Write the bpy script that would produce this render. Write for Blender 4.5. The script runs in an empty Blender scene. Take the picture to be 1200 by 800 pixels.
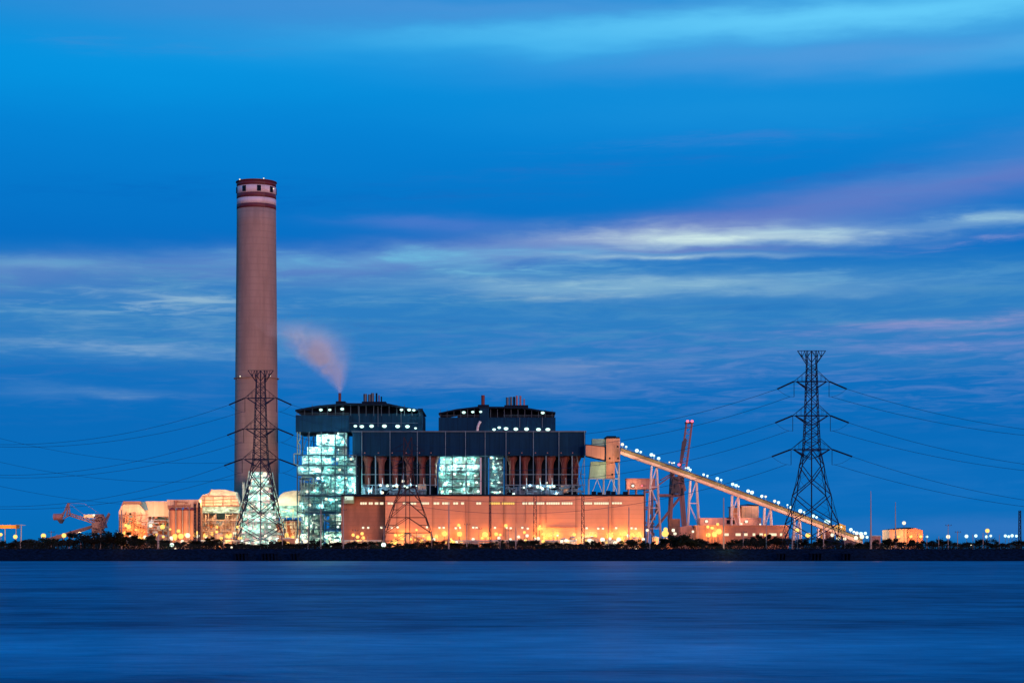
import bpy, bmesh, math, random
from mathutils import Vector, Matrix
R = random.Random(7)
scene = bpy.context.scene
col = scene.collection
F = 2333.0            # photo pixels per unit of tangent (70 mm lens, 1200 px wide picture)
CAMZ = 4.0
HOR = 646.0
def X(px, Y): return (px - 600.0) / F * Y
def Z(py, Y): return CAMZ + (HOR - py) / F * Y
def lin(v):
    v /= 255.0
    return v / 12.92 if v <= 0.04045 else ((v + 0.055) / 1.055) ** 2.4
def C(r, g, b): return (lin(r), lin(g), lin(b), 1.0)

# ------------------------------------------------------------------ camera
cd = bpy.data.cameras.new('camera'); cam = bpy.data.objects.new('camera', cd); col.objects.link(cam)
cam.location = (0, 0, CAMZ); cam.rotation_euler = (math.radians(90), 0, 0)
cd.lens = 70; cd.sensor_width = 36; cd.shift_y = 246.0 / 1200.0
cd.clip_start = 0.5; cd.clip_end = 30000
scene.camera = cam

# ------------------------------------------------------------------ node helpers
class E:
    """tiny expression wrapper round math nodes"""
    def __init__(s, nt, sock): s.nt = nt; s.s = sock
    def op(s, o, b=None, c=None):
        n = s.nt.nodes.new('ShaderNodeMath'); n.operation = o
        for i, v in enumerate((s, b, c)):
            if v is None: continue
            if isinstance(v, E): s.nt.links.new(v.s, n.inputs[i])
            else: n.inputs[i].default_value = v
        return E(s.nt, n.outputs[0])
    def __add__(s, b): return s.op('ADD', b)
    __radd__ = __add__
    def __sub__(s, b): return s.op('SUBTRACT', b)
    def __rsub__(s, b): return (s * -1.0) + b
    def __mul__(s, b): return s.op('MULTIPLY', b)
    __rmul__ = __mul__
    def __truediv__(s, b): return s.op('DIVIDE', b)
    def __rtruediv__(s, a): return s.op('POWER', -1.0) * a
    def exp(s):
        return s.op('MAXIMUM', -40.0).op('MINIMUM', 0.0).op('EXPONENT')
    def clamp(s): return s.op('MAXIMUM', 0.0).op('MINIMUM', 1.0)
    def ss(s, a, b):
        n = s.nt.nodes.new('ShaderNodeMapRange'); n.interpolation_type = 'SMOOTHSTEP'
        s.nt.links.new(s.s, n.inputs[0]); n.inputs[1].default_value = a; n.inputs[2].default_value = b
        return E(s.nt, n.outputs[0])
def comb(nt, x, y, z):
    n = nt.nodes.new('ShaderNodeCombineXYZ')
    for i, v in enumerate((x, y, z)):
        if isinstance(v, E): nt.links.new(v.s, n.inputs[i])
        else: n.inputs[i].default_value = v
    return n.outputs[0]
def noise(nt, vec, scale=1.0, detail=4.0, rough=0.5, dist=0.0):
    n = nt.nodes.new('ShaderNodeTexNoise')
    nt.links.new(vec, n.inputs['Vector']); n.inputs['Scale'].default_value = scale
    n.inputs['Detail'].default_value = detail; n.inputs['Roughness'].default_value = rough
    n.inputs['Distortion'].default_value = dist
    return E(nt, n.outputs['Fac'])
def mixc(nt, a, b, f):
    n = nt.nodes.new('ShaderNodeMix'); n.data_type = 'RGBA'
    for i, v in ((6, a), (7, b)):
        if isinstance(v, tuple): n.inputs[i].default_value = v
        else: nt.links.new(v, n.inputs[i])
    if isinstance(f, E): nt.links.new(f.s, n.inputs[0])
    else: n.inputs[0].default_value = f
    return n.outputs[2]

# ------------------------------------------------------------------ world: dusk sky with streaked cloud
SUN_DIR = Vector((0.42, -0.90, 0.14)).normalized()      # towards the afterglow, low behind the camera to the right
world = bpy.data.worlds.new('World'); scene.world = world; world.use_nodes = True
nt = world.node_tree; nt.nodes.clear()
tc = nt.nodes.new('ShaderNodeTexCoord'); sp = nt.nodes.new('ShaderNodeSeparateXYZ')
nt.links.new(tc.outputs['Generated'], sp.inputs[0])
dx, dy, dz = (E(nt, sp.outputs[i]) for i in range(3))
az = dx.op('ARCTAN2', dy)
el = dz / ((dx * dx + dy * dy).op('SQRT').op('MAXIMUM', 0.05))
U = az * F + 600.0
V = (el * -F) + HOR
vp = comb(nt, U * 0.0042, V * 0.024, 0.0)
w1 = noise(nt, vp, 1.0, 3.0, 0.5)
vq = comb(nt, U * 0.016, V * 0.07, 3.1)
w2 = noise(nt, vq, 1.0, 5.0, 0.6)
Vw = V + (w1 - 0.5) * 34.0 + (w2 - 0.5) * 13.0
Uw = U + (w2 - 0.5) * 120.0
ramp = nt.nodes.new('ShaderNodeValToRGB'); cr = ramp.color_ramp
stops = [(0, (14, 140, 214)), (80, (2, 143, 220)), (150, (0, 130, 212)), (285, (0, 110, 196)), (335, (20, 118, 196)),
         (420, (8, 112, 192)), (500, (0, 106, 186)), (590, (0, 108, 188)), (646, (0, 108, 180))]
for i, (p, c_) in enumerate(stops):
    e = cr.elements[i] if i < 2 else cr.elements.new(0.5)
for e, (p, c_) in zip(cr.elements, stops): e.position = p / 700.0
for i, (p, c_) in enumerate(stops):
    cr.elements[i].position = p / 700.0; cr.elements[i].color = C(*c_)
nt.links.new(((V + (w1 - 0.5) * 22.0) / 700.0).clamp().s, ramp.inputs[0])
sky = ramp.outputs[0]
def line(pts_slope, u0, v0): return Vw - (v0 + 0.0) - (U - u0) * pts_slope
def gz(u0, v0, su, sv, slope=0.0, sharp=1.0):
    a = (Uw - u0) * (1.0 / su); b = (Vw - v0 - (U - u0) * slope) * (1.0 / sv)
    return ((a * a + b * b) * -1.0).exp()
st = noise(nt, comb(nt, U * 0.0075, (V - U * -0.02) * 0.060, 7.7), 1.0, 7.0, 0.64, 0.5)       # fine streaks
st2 = noise(nt, comb(nt, U * 0.014, (V + U * 0.02) * 0.13, 1.3), 1.0, 7.0, 0.64, 0.6)
stm = st.ss(0.40, 0.72); stf = st2.ss(0.42, 0.74)
def lay(c_, f):
    global sky
    sky = mixc(nt, sky, C(*c_), f.clamp())
# broad soft pieces, high in the picture
lay((0, 149, 226), gz(120, 90, 380, 45, -0.02) * 0.6)
lay((66, 143, 215), gz(330, 18, 330, 26, 0.0) * 0.65)
lay((56, 180, 240), gz(640, 46, 240, 22, -0.03) * 0.55)
lay((104, 208, 252), gz(1010, 27, 440, 23, -0.03) * 0.9)
lay((96, 160, 222), gz(1000, 72, 330, 20, -0.02) * 0.6)
lay((78, 150, 218), gz(600, 8, 300, 12, 0.0) * 0.6)
lay((84, 180, 236), gz(1250, 66, 150, 20, -0.1) * 0.6)
lay((30, 150, 222), gz(900, 135, 300, 30, 0.0) * 0.5)
# the long violet band rising to the right
vb = ((Vw - 312.0 - (U - 350.0) * -0.06 - (U - 600.0).op('MAXIMUM', 0.0) * -0.075) * (1.0 / 19.0))
band = ((vb * vb) * -1.0).exp()
lay((98, 120, 196), band * (U.ss(-150, 700) * 0.25 + 0.66))
vb2 = ((Vw - 205.0 - (U - 1150.0) * -0.26) * (1.0 / 30.0))
lay((80, 134, 206), ((vb2 * vb2) * -1.0).exp() * U.ss(700, 1180) * (0.4 + stm * 0.35))
lay((92, 126, 206), gz(500, 262, 90, 9, 0.05) * 0.5)
# zone of pale streaks below the band
zone = V.ss(292, 335) * (1.0 - V.ss(392, 455))
lay((70, 142, 196), zone * (stm * 0.5 + 0.34))
lay((140, 180, 212), zone * stf * stm * (gz(160, 370, 240, 60) * 0.5 + gz(760, 330, 430, 50) * 0.3))
lay((120, 176, 212), gz(40, 322, 90, 9) * 0.5)
lay((150, 186, 214), gz(170, 365, 120, 9) * stf * 0.9)
lay((110, 164, 212), gz(170, 415, 170, 9) * (stf * 0.6 + 0.2) * 0.8)
lay((110, 190, 224), gz(520, 300, 240, 10, -0.02) * (stm * 0.5 + 0.4))
lay((206, 232, 232), gz(850, 279, 170, 12, -0.01) * (stf * 0.35 + 0.75))
lay((176, 212, 226), gz(950, 272, 80, 5, 0.0) * (stf * 0.5 + 0.3))
lay((182, 214, 224), gz(800, 304, 150, 4.5, 0.0) * (stm * 0.5 + 0.4))
lay((150, 194, 216), gz(760, 336, 240, 10, 0.01) * (stf * 0.4 + 0.62))
lay((166, 208, 224), gz(1160, 266, 80, 8, -0.0) * (stf * 0.4 + 0.5))
lay((96, 124, 196), gz(820, 293, 130, 3.2, 0.02) * 0.75)
lay((128, 140, 202), gz(1110, 292, 120, 5, -0.06) * stf * 0.8)
# violet-pink low streaks
z2 = V.ss(370, 400) * (1.0 - V.ss(445, 520))
lay((96, 134, 200), z2 * stf * (U.ss(300, 900) * 0.45 + 0.18))
lay((134, 146, 204), gz(1110, 388, 130, 5, -0.04) * (stf * 0.6 + 0.3))
lay((116, 142, 204), gz(1100, 412, 170, 6, 0.0) * (stf * 0.5 + 0.3))
lay((108, 144, 202), gz(610, 440, 210, 14, 0.0) * (stm * 0.5 + 0.25))
lay((70, 132, 198), gz(90, 462, 110, 7) * 0.5)
lay((30, 116, 194), gz(1040, 560, 360, 40) * (stm * 0.5 + 0.1))
lay((60, 120, 196), gz(1190, 622, 260, 12) * 0.5)
for u0, v0, su, sv, sl_, c_, f_ in ((60, 318, 120, 7, 0.0, (96, 158, 206), .6), (215, 356, 90, 8, 0.05, (140, 180, 210), .75), (60, 372, 140, 5, -.01, (104, 160, 204), .6), (150, 380, 180, 12, 0.0, (84, 146, 198), .5),
        (190, 414, 120, 7, 0.03, (118, 160, 204), .7), (20, 408, 60, 5, 0.0, (112, 156, 202), .5), (380, 352, 80, 6, -.02, (96, 156, 206), .55), (420, 338, 120, 4, 0, (84, 150, 206), .5), (130, 463, 60, 6, .06, (92, 140, 196), .6),
        (560, 318, 160, 7, -.03, (112, 180, 216), .6), (640, 346, 90, 5, .0, (150, 184, 206), .6), (700, 432, 70, 8, .0, (112, 144, 196), .6), (520, 416, 160, 6, .0, (72, 132, 194), .6), (560, 452, 130, 8, 0, (104, 140, 194), .6),
        (1080, 383, 140, 4, -.06, (136, 146, 200), .75), (1150, 398, 90, 3.5, .0, (130, 142, 200), .7), (1080, 412, 110, 4, -.02, (124, 140, 200), .7), (1120, 440, 120, 7, .0, (66, 124, 192), .6), (960, 330, 140, 6, .02, (104, 166, 210), .6),
        (1130, 330, 120, 10, 0.0, (74, 146, 204), .5), (1150, 288, 90, 4, -.08, (124, 146, 206), .6), (880, 418, 140, 5, .0, (80, 132, 196), .5), (560, 232, 130, 10, -.05, (20, 112, 196), .5), (180, 62, 150, 9, 0.0, (60, 140, 210), .35), (860, 168, 180, 9, -.05, (58, 128, 208), .5), (700, 200, 200, 8, -.06, (30, 116, 200), .6), (980, 212, 120, 7, -.12, (40, 110, 196), .6), (260, 230, 220, 16, 0, (0, 104, 192), .5), (640, 372, 150, 6, .0, (60, 134, 198), .5),
        (840, 360, 180, 5, .0, (34, 116, 190), .6), (470, 380, 140, 5, .0, (20, 108, 186), .5), (90, 436, 170, 8, 0, (10, 104, 184), .5), (1000, 350, 130, 5, 0, (40, 120, 192), .5)):
    lay(c_, gz(u0, v0, su, sv, sl_) * (stf * .9 + stm * .5 + .15) * f_ * 1.15)
skyn = nt.nodes.new('ShaderNodeTexSky'); skyn.sky_type = 'NISHITA'; skyn.sun_disc = False
skyn.sun_elevation = math.asin(SUN_DIR.z); skyn.sun_rotation = math.atan2(SUN_DIR.x, SUN_DIR.y)
bg = nt.nodes.new('ShaderNodeBackground'); bg.inputs[1].default_value = 1.0
nt.links.new(sky, bg.inputs[0])
bg2 = nt.nodes.new('ShaderNodeBackground'); bg2.inputs[1].default_value = 0.0005
nt.links.new(skyn.outputs[0], bg2.inputs[0])
ad = nt.nodes.new('ShaderNodeAddShader'); wo = nt.nodes.new('ShaderNodeOutputWorld')
nt.links.new(bg.outputs[0], ad.inputs[0]); nt.links.new(bg2.outputs[0], ad.inputs[1]); nt.links.new(ad.outputs[0], wo.inputs[0])

sl = bpy.data.lights.new('sun', 'SUN'); so = bpy.data.objects.new('sun', sl); col.objects.link(so)
sl.energy = 2.0; sl.angle = math.radians(14); sl.color = (1.0, 0.44, 0.32)
so.rotation_euler = (-SUN_DIR).to_track_quat('-Z', 'Y').to_euler()
vs = scene.view_settings; vs.view_transform = 'Standard'; vs.look = 'None'; vs.exposure = 0.0; vs.gamma = 1.0; vs.use_curve_mapping = False

# ------------------------------------------------------------------ materials
M = {}
def mat(name, c, rough=0.7, metal=0.0, var=0.25, sc=(0.25, 0.25, 0.08), emit=None, es=0.0, bump=0.0, rings=None, ribs=None, spec=0.5):
    m = bpy.data.materials.new(name); m.use_nodes = True; t = m.node_tree
    b = t.nodes['Principled BSDF']; b.inputs['Roughness'].default_value = rough; b.inputs['Metallic'].default_value = metal; b.inputs['Specular IOR Level'].default_value = spec
    if emit:
        b.inputs['Base Color'].default_value = (0.02, 0.02, 0.02, 1); b.inputs['Specular IOR Level'].default_value = 0.0
        b.inputs['Emission Color'].default_value = emit; b.inputs['Emission Strength'].default_value = es
        m.cycles.emission_sampling = 'NONE'
        M[name] = m; return m
    tcn = t.nodes.new('ShaderNodeTexCoord'); mp = t.nodes.new('ShaderNodeMapping'); mp.inputs['Scale'].default_value = sc
    t.links.new(tcn.outputs['Object'], mp.inputs[0])
    n = noise(t, mp.outputs[0], 1.0, 6.0, 0.62)
    d = tuple(min(1.0, v * (1 - var)) for v in c[:3]) + (1.0,); l = tuple(min(1.0, v * (1 + var)) for v in c[:3]) + (1.0,)
    cc = mixc(t, d, l, n.ss(0.3, 0.7))
    spx = t.nodes.new('ShaderNodeSeparateXYZ'); t.links.new(tcn.outputs['Object'], spx.inputs[0])
    if rings:      # darker joints every `rings` metres of height
        f = (E(t, spx.outputs[2]) / rings).op('FRACT')
        cc = mixc(t, cc, tuple(v * 0.82 for v in c[:3]) + (1.0,), (1.0 - f.ss(0.0, 0.25)) * 0.7)
    if ribs:       # vertical sheet joints
        f = (E(t, spx.outputs[0]) / ribs).op('FRACT')
        cc = mixc(t, cc, tuple(v * 0.55 for v in c[:3]) + (1.0,), (1.0 - f.ss(0.0, 0.12)) * 0.8)
    t.links.new(cc, b.inputs['Base Color'])
    if bump:
        bn = t.nodes.new('ShaderNodeBump'); bn.inputs['Strength'].default_value = bump; bn.inputs['Distance'].default_value = 0.5
        t.links.new(n.s, bn.inputs['Height']); t.links.new(bn.outputs[0], b.inputs['Normal'])
    M[name] = m; return m
mat('concrete', (0.30, 0.20, 0.165, 1), 0.85, var=0.16, sc=(0.16, 0.16, 0.03), rings=3.6)
mat('grey_concrete', (0.3, 0.28, 0.26, 1), 0.9, bump=0.2)
mat('pole_concrete', (0.35, 0.29, 0.26, 1), 0.9)
mat('maroon_paint', (0.10, 0.012, 0.02, 1), 0.6)
mat('white_paint', (0.62, 0.50, 0.52, 1), 0.6, var=0.1)
mat('navy_cladding', (0.003, 0.026, 0.064, 1), 0.9, var=0.2, sc=(0.4, 0.4, 0.05), ribs=5.2, spec=0.12)
mat('navy_roof', (0.003, 0.010, 0.026, 1), 0.9, spec=0.12)
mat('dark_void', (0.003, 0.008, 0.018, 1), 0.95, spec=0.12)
mat('navy_steel', (0.03, 0.07, 0.11, 1), 0.5)
mat('pale_steel', (0.30, 0.36, 0.38, 1), 0.5)
mat('blue_steel', (0.10, 0.19, 0.26, 1), 0.5)
mat('green_steel', (0.02, 0.10, 0.13, 1), 0.5, var=0.4)
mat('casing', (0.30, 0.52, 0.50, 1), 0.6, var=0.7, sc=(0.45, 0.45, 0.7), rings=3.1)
mat('rust_silo', (0.12, 0.022, 0.020, 1), 0.7, var=0.35, sc=(0.8, 0.8, 0.1))
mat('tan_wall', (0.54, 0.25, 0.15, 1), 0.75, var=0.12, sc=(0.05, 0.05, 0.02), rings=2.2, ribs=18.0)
mat('red_wall', (0.30, 0.13, 0.09, 1), 0.75, var=0.2, rings=2.0)  # also carries the painted-in shade of the hall's recessed bay
mat('beige_wall', (0.66, 0.46, 0.30, 1), 0.7, var=0.2, sc=(0.15, 0.15, 0.05), ribs=3.1)
mat('duct_metal', (0.55, 0.48, 0.40, 1), 0.45, var=0.3, sc=(0.2, 0.2, 0.2), rings=4.0)
mat('brown_cladding', (0.36, 0.17, 0.11, 1), 0.7, var=0.15, sc=(0.1, 0.1, 0.1), ribs=2.4)
mat('pink_cladding', (0.34, 0.15, 0.14, 1), 0.7, var=0.2, ribs=2.6)
mat('mint_cladding', (0.24, 0.42, 0.30, 1), 0.7, var=0.25, rings=2.1)
mat('blue_grey', (0.10, 0.22, 0.27, 1), 0.5)
mat('brown_steel', (0.035, 0.018, 0.024, 1), 0.8, spec=0.1)
mat('casing_lit', (0.66, 0.86, 0.80, 1), 0.7, var=0.14, sc=(0.4, 0.4, 0.4))  # lit copy of casing: lamplight put into a paler colour
mat('hopper_paint', (0.03, 0.10, 0.13, 1), 0.7)
mat('pylon_steel', (0.006, 0.014, 0.042, 1), 0.8, spec=0.12)
mat('cable', (0.002, 0.03, 0.09, 1), 0.9, spec=0.12)
mat('insulator', (0.003, 0.006, 0.02, 1), 0.8, spec=0.12)
mat('conveyor_side', (0.14, 0.085, 0.03, 1), 0.7, var=0.2, ribs=4.0)
mat('trestle_paint', (0.50, 0.36, 0.38, 1), 0.7)
mat('conveyor_steel', (0.46, 0.25, 0.19, 1), 0.7, var=0.2)
mat('crane_steel', (0.22, 0.115, 0.115, 1), 0.8)
mat('crane_dark', (0.04, 0.035, 0.05, 1), 0.6)
mat('yellow_paint', (0.72, 0.36, 0.02, 1), 0.5)
mat('rock', (0.0015, 0.0070, 0.022, 1), 1.0, spec=0.05, var=0.6, sc=(0.7, 0.7, 0.7), bump=0.8)
mat('soil', (0.05, 0.025, 0.018, 1), 0.95, var=0.4)
mat('leaf', (0.009, 0.010, 0.007, 1), 0.8, var=0.7, sc=(0.5, 0.5, 0.5), spec=0.12)
mat('leaf_green', (0.010, 0.017, 0.008, 1), 0.8, var=0.7, sc=(0.5, 0.5, 0.5), spec=0.12)
mat('bark', (0.03, 0.02, 0.015, 1), 0.9, spec=0.12)
mat('coal', (0.02, 0.017, 0.02, 1), 0.95, bump=0.6)
W = (1, 1, 1, 1)
mat('glow_turquoise', W, emit=(0.62, 1.0, 0.93, 1), es=1.6)
mat('glow_green', W, emit=(0.72, 1.0, 0.86, 1), es=1.9)
mat('glow_white', W, emit=(1.0, 0.90, 0.66, 1), es=1.3)
mat('glow_sodium', W, emit=(1.0, 0.56, 0.13, 1), es=1.6)
mat('glow_amber', W, emit=(1.0, 0.48, 0.10, 1), es=2.2)
mat('glow_red', W, emit=(1.0, 0.12, 0.18, 1), es=2.6)
mat('lit_window', W, emit=(1.0, 0.83, 0.55, 1), es=1.15)
mat('lit_window_yellow', W, emit=(1.0, 0.62, 0.14, 1), es=1.1)
mat('lit_window_mint', W, emit=(0.75, 0.95, 0.80, 1), es=0.9)

# ------------------------------------------------------------------ mesh helpers
def rootloc(p):
    while p.parent: p = p.parent
    return p.location.copy()
class MB:
    def __init__(s): s.v = []; s.f = []; s.smooth = False
    def add(s, vs, fs):
        o = len(s.v); s.v += [tuple(v) for v in vs]; s.f += [tuple(i + o for i in f) for f in fs]; return s
    def box(s, x0, x1, y0, y1, z0, z1):
        if x0 > x1: x0, x1 = x1, x0
        if z0 > z1: z0, z1 = z1, z0
        return s.add([(x0,y0,z0),(x1,y0,z0),(x1,y1,z0),(x0,y1,z0),(x0,y0,z1),(x1,y0,z1),(x1,y1,z1),(x0,y1,z1)],
                     [(0,3,2,1),(4,5,6,7),(0,1,5,4),(1,2,6,5),(2,3,7,6),(3,0,4,7)])
    def pb(s, a, b, t, u, Y0, dep):
        """box whose front face at depth Y0 spans photo columns a..b, rows t..u"""
        return s.box(X(a, Y0), X(b, Y0), Y0, Y0 + dep, Z(u, Y0), Z(t, Y0))
    def tube(s, p, q, r, n=4, r2=None, cap=True):
        p = Vector(p); q = Vector(q); d = q - p
        if d.length < 1e-6: return s
        d.normalize(); a = d.cross(Vector((0, 0, 1)))
        if a.length < 0.05: a = d.cross(Vector((0, 1, 0)))
        a.normalize(); b = d.cross(a); r2 = r if r2 is None else r2; vs = []
        for c, rr in ((p, r), (q, r2)):
            for i in range(n):
                t = 2 * math.pi * (i + 0.5) / n
                vs.append(c + a * math.cos(t) * rr + b * math.sin(t) * rr)
        fs = [(i, (i + 1) % n, n + (i + 1) % n, n + i) for i in range(n)]
        if cap: fs += [tuple(range(n))[::-1], tuple(range(n, 2 * n))]
        return s.add(vs, fs)
    def pt(s, a, b, c, d, Y, w, Y2=None, n=4):
        """bar between photo points (a,b) and (c,d) at depth Y, half width w metres"""
        Y2 = Y if Y2 is None else Y2
        return s.tube((X(a, Y), Y, Z(b, Y)), (X(c, Y2), Y2, Z(d, Y2)), w, n)
    def path(s, pts, r, n=5):
        for p, q in zip(pts, pts[1:]): s.tube(p, q, r, n)
        return s
    def lathe(s, cx, cy, prof, n=32, cap=True):
        o = []
        for r, z in prof:
            for i in range(n):
                t = 2 * math.pi * i / n; o.append((cx + r * math.cos(t), cy + r * math.sin(t), z))
        fs = []
        for k in range(len(prof) - 1):
            for i in range(n):
                j = (i + 1) % n; fs.append((k*n+i, k*n+j, (k+1)*n+j, (k+1)*n+i))
        if cap: fs += [tuple(range(n))[::-1], tuple(range((len(prof)-1)*n, len(prof)*n))]
        return s.add(o, fs)
    def ball(s, c, r, n=8):
        c = Vector(c); pr = []
        for k in range(1, n // 2 + 1):
            t = math.pi * k / (n // 2 + 1); pr.append((r * math.sin(t), c.z - r * math.cos(t)))
        return s.lathe(c.x, c.y, pr, n)
    def prism(s, pts, Y0, Y1):
        """photo outline (px,py) at depth Y0 extruded back to Y1 with true thickness"""
        n = len(pts); P = [(X(a, Y0), Z(b, Y0)) for a, b in pts]
        ar = sum(P[i][0]*P[(i+1)%n][1]-P[(i+1)%n][0]*P[i][1] for i in range(n))
        if ar < 0: P = P[::-1]
        vs = [(x, Y0, z) for x, z in P] + [(x, Y1, z) for x, z in P]
        fs = [tuple(range(n)), tuple(range(n, 2*n))[::-1]] + [(i, n+i, n+(i+1)%n, (i+1)%n) for i in range(n)]
        return s.add(vs, fs)
    def build(s, name, m, parent=None, smooth=False, loc=None):
        me = bpy.data.meshes.new(name)
        off = rootloc(parent) if parent else Vector(loc or (0, 0, 0))
        me.from_pydata([(v[0]-off.x, v[1]-off.y, v[2]-off.z) for v in s.v], [], s.f); me.update()
        me.materials.append(M[m] if isinstance(m, str) else m)
        if smooth:
            for p in me.polygons: p.use_smooth = True
        o = bpy.data.objects.new(name, me); col.objects.link(o)
        if parent: o.parent = parent
        else: o.location = off
        return o
def thing(name, label, cat, loc, group=None):
    o = bpy.data.objects.new(name, None); col.objects.link(o); o.location = loc; o.empty_display_size = 0.5
    o['label'] = label; o['category'] = cat
    if group: o['group'] = group
    return o
def tag(o, label=None, cat=None, group=None, kind=None):
    for k, v in (('label', label), ('category', cat), ('group', group), ('kind', kind)):
        if v: o[k] = v
    return o
def copy_tree(o, parent=None):
    c = o.copy(); col.objects.link(c)
    if parent: c.parent = parent
    for ch in list(o.children): copy_tree(ch, c)
    return c
def light(parent, loc, energy, color, radius=0.5):
    l = bpy.data.lights.new('point_light', 'POINT'); l.energy = energy * (3.0 if color[2] > 0.6 else 2.4); l.color = color; l.shadow_soft_size = radius
    o = bpy.data.objects.new('point_light', l); col.objects.link(o)
    o.parent = parent; o.location = Vector(loc) - rootloc(parent); return o
COOL = (0.42, 1.0, 0.86); SOD = (1.0, 0.37, 0.07); AMB = (1.0, 0.30, 0.05); WARM = (1.0, 0.62, 0.30)
G = 5.15              # height of the plant's ground above the water

ZONES = [(48, 'by the yellow canopy'), (139, 'below the coal stacker'), (197, 'before the beige duct building'),
  (232, 'before the row of tall silos'), (272, 'below the domed gas duct'), (344, 'at the foot of the chimney'),
  (400, 'below the bright boiler steelwork'), (452, 'before the recessed left hall bay'),
  (515, 'beside the short pylon'), (600, 'before the left-middle turbine hall'), (680, 'before the right-middle turbine hall'),
  (757, 'before the turbine hall right end'), (818, 'below the raised crane boom'), (925, 'before the low red workshop'),
  (1008, 'at the foot of the right pylon'), (1040, 'by the tall tapered pole'), (1088, 'by the small dark-roofed hall'), (1400, 'on the far right shore')]
ORD = ['first','second','third','fourth','fifth','sixth','seventh','eighth','ninth','tenth','eleventh','twelfth','thirteenth','fourteenth','fifteenth','sixteenth','seventeenth','eighteenth','nineteenth','twentieth','twenty-first','twenty-second','twenty-third','twenty-fourth']
def zone(px): return next(i for i, z in enumerate(ZONES) if px < z[0])
def name_row(items, noun):
    """items: list of (px, obj); gives each a label that singles it out by its landmark and order from the left"""
    by = {}
    for px, o in items: by.setdefault(zone(px), []).append((px, o))
    for z, l in by.items():
        l.sort(key=lambda t: t[0])
        for i, (px, o) in enumerate(l):
            o['label'] = noun + ' ' + ZONES[z][1] + ('' if len(l) == 1 else ', %s from left' % ORD[i])

# ------------------------------------------------------------------ setting
def make_water():
    mb = MB(); mb.add([(-6000, -600, 0), (6000, -600, 0), (6000, 849, 0), (-6000, 849, 0)], [(0, 1, 2, 3)])
    m = bpy.data.materials.new('sea_water'); m.use_nodes = True; t = m.node_tree; b = t.nodes['Principled BSDF']
    g = t.nodes.new('ShaderNodeNewGeometry'); s = t.nodes.new('ShaderNodeSeparateXYZ'); t.links.new(g.outputs['Position'], s.inputs[0])
    x = E(t, s.outputs[0]); y = E(t, s.outputs[1])
    big = noise(t, comb(t, x / 70.0, y / 46.0, 0.0), 1.0, 6.0, 0.6, 0.3)
    mid = noise(t, comb(t, x / 13.0, y / 8.0, 2.0), 1.0, 6.0, 0.62, 0.4)
    fine = noise(t, comb(t, x / 3.2, y / 2.0, 5.0), 1.0, 4.0, 0.6, 0.2)
    patch = ((((y - 84.0 + (big - 0.5) * 30.0) / 16.0).op('POWER', 2.0)) * -1.0).exp()  # near band where smoother water's sheen is painted brighter
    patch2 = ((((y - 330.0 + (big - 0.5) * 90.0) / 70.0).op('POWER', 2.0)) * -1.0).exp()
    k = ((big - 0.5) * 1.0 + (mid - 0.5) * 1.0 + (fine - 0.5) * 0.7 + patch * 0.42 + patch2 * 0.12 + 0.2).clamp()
    t.links.new(mixc(t, C(0, 64, 106), C(0, 156, 204), k), b.inputs['Base Color'])  # sheen of smoother water put into the base colour
    b.inputs['IOR'].default_value = 1.33; b.inputs['Specular IOR Level'].default_value = 0.04
    t.links.new((0.52 - k * 0.12).s, b.inputs['Roughness'])
    bn = t.nodes.new('ShaderNodeBump'); bn.inputs['Strength'].default_value = 0.5; bn.inputs['Distance'].default_value = 0.8
    t.links.new((fine * 0.35 + mid).s, bn.inputs['Height']); t.links.new(bn.outputs[0], b.inputs['Normal'])
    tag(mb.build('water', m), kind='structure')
make_water()
mb = MB(); mb.add([(-9000, 858.5, G), (9000, 858.5, G), (14000, 12000, G), (-14000, 12000, G)], [(0, 1, 2, 3)])
tag(mb.build('ground', 'soil'), kind='structure')
def make_bank():
    rr = random.Random(3); mb = MB(); nx = 420; ny = 7; x0 = -420; x1 = 420; vs = []
    for j in range(ny + 1):
        for i in range(nx + 1):
            f = j / ny; q = 0.0 if j == ny else rr.uniform(-0.35, 0.35)
            vs.append((x0 + (x1-x0)*i/nx + rr.uniform(-.5, .5), 848.2 + 10.4 * f + q, -0.4 + (G + 0.35) * f + q * 0.6 + (0.05 if j == ny else 0)))
    fs = [(j*(nx+1)+i, j*(nx+1)+i+1, (j+1)*(nx+1)+i+1, (j+1)*(nx+1)+i) for j in range(ny) for i in range(nx)]
    mb.add(vs, fs)
    for sx in (-1, 1):
        mb.add([(sx*420, 848.2, -0.4), (sx*3000, 848.2, -0.4), (sx*3000, 858.6, G), (sx*420, 858.6, G)], [(0, 1, 2, 3) if sx > 0 else (3, 2, 1, 0)])
    tag(mb.build('embankment', 'rock'), kind='structure')
make_bank()
# outfall structures at the water's edge
of = []
for px, n in ((275, 4), (306, 5), (340, 3), (912, 3), (950, 4), (988, 3)):
    Y = 846.0; t = thing('outfall_pier', '', 'pier', (X(px, Y), Y, 0), 'dark concrete outfall piers at the waterline')
    mb = MB()
    for i in range(n): mb.pb(px + i * 4, px + i * 4 + 1.6, 648.6, 659, Y, 5)
    mb.build('pier_post', 'rock', t); mb = MB(); mb.pb(px - 1, px + n * 4, 647.4, 648.6, Y - 0.3, 5.6); mb.build('deck', 'rock', t)
    of.append((px, t))
name_row(of, 'small dark outfall pier')

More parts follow.
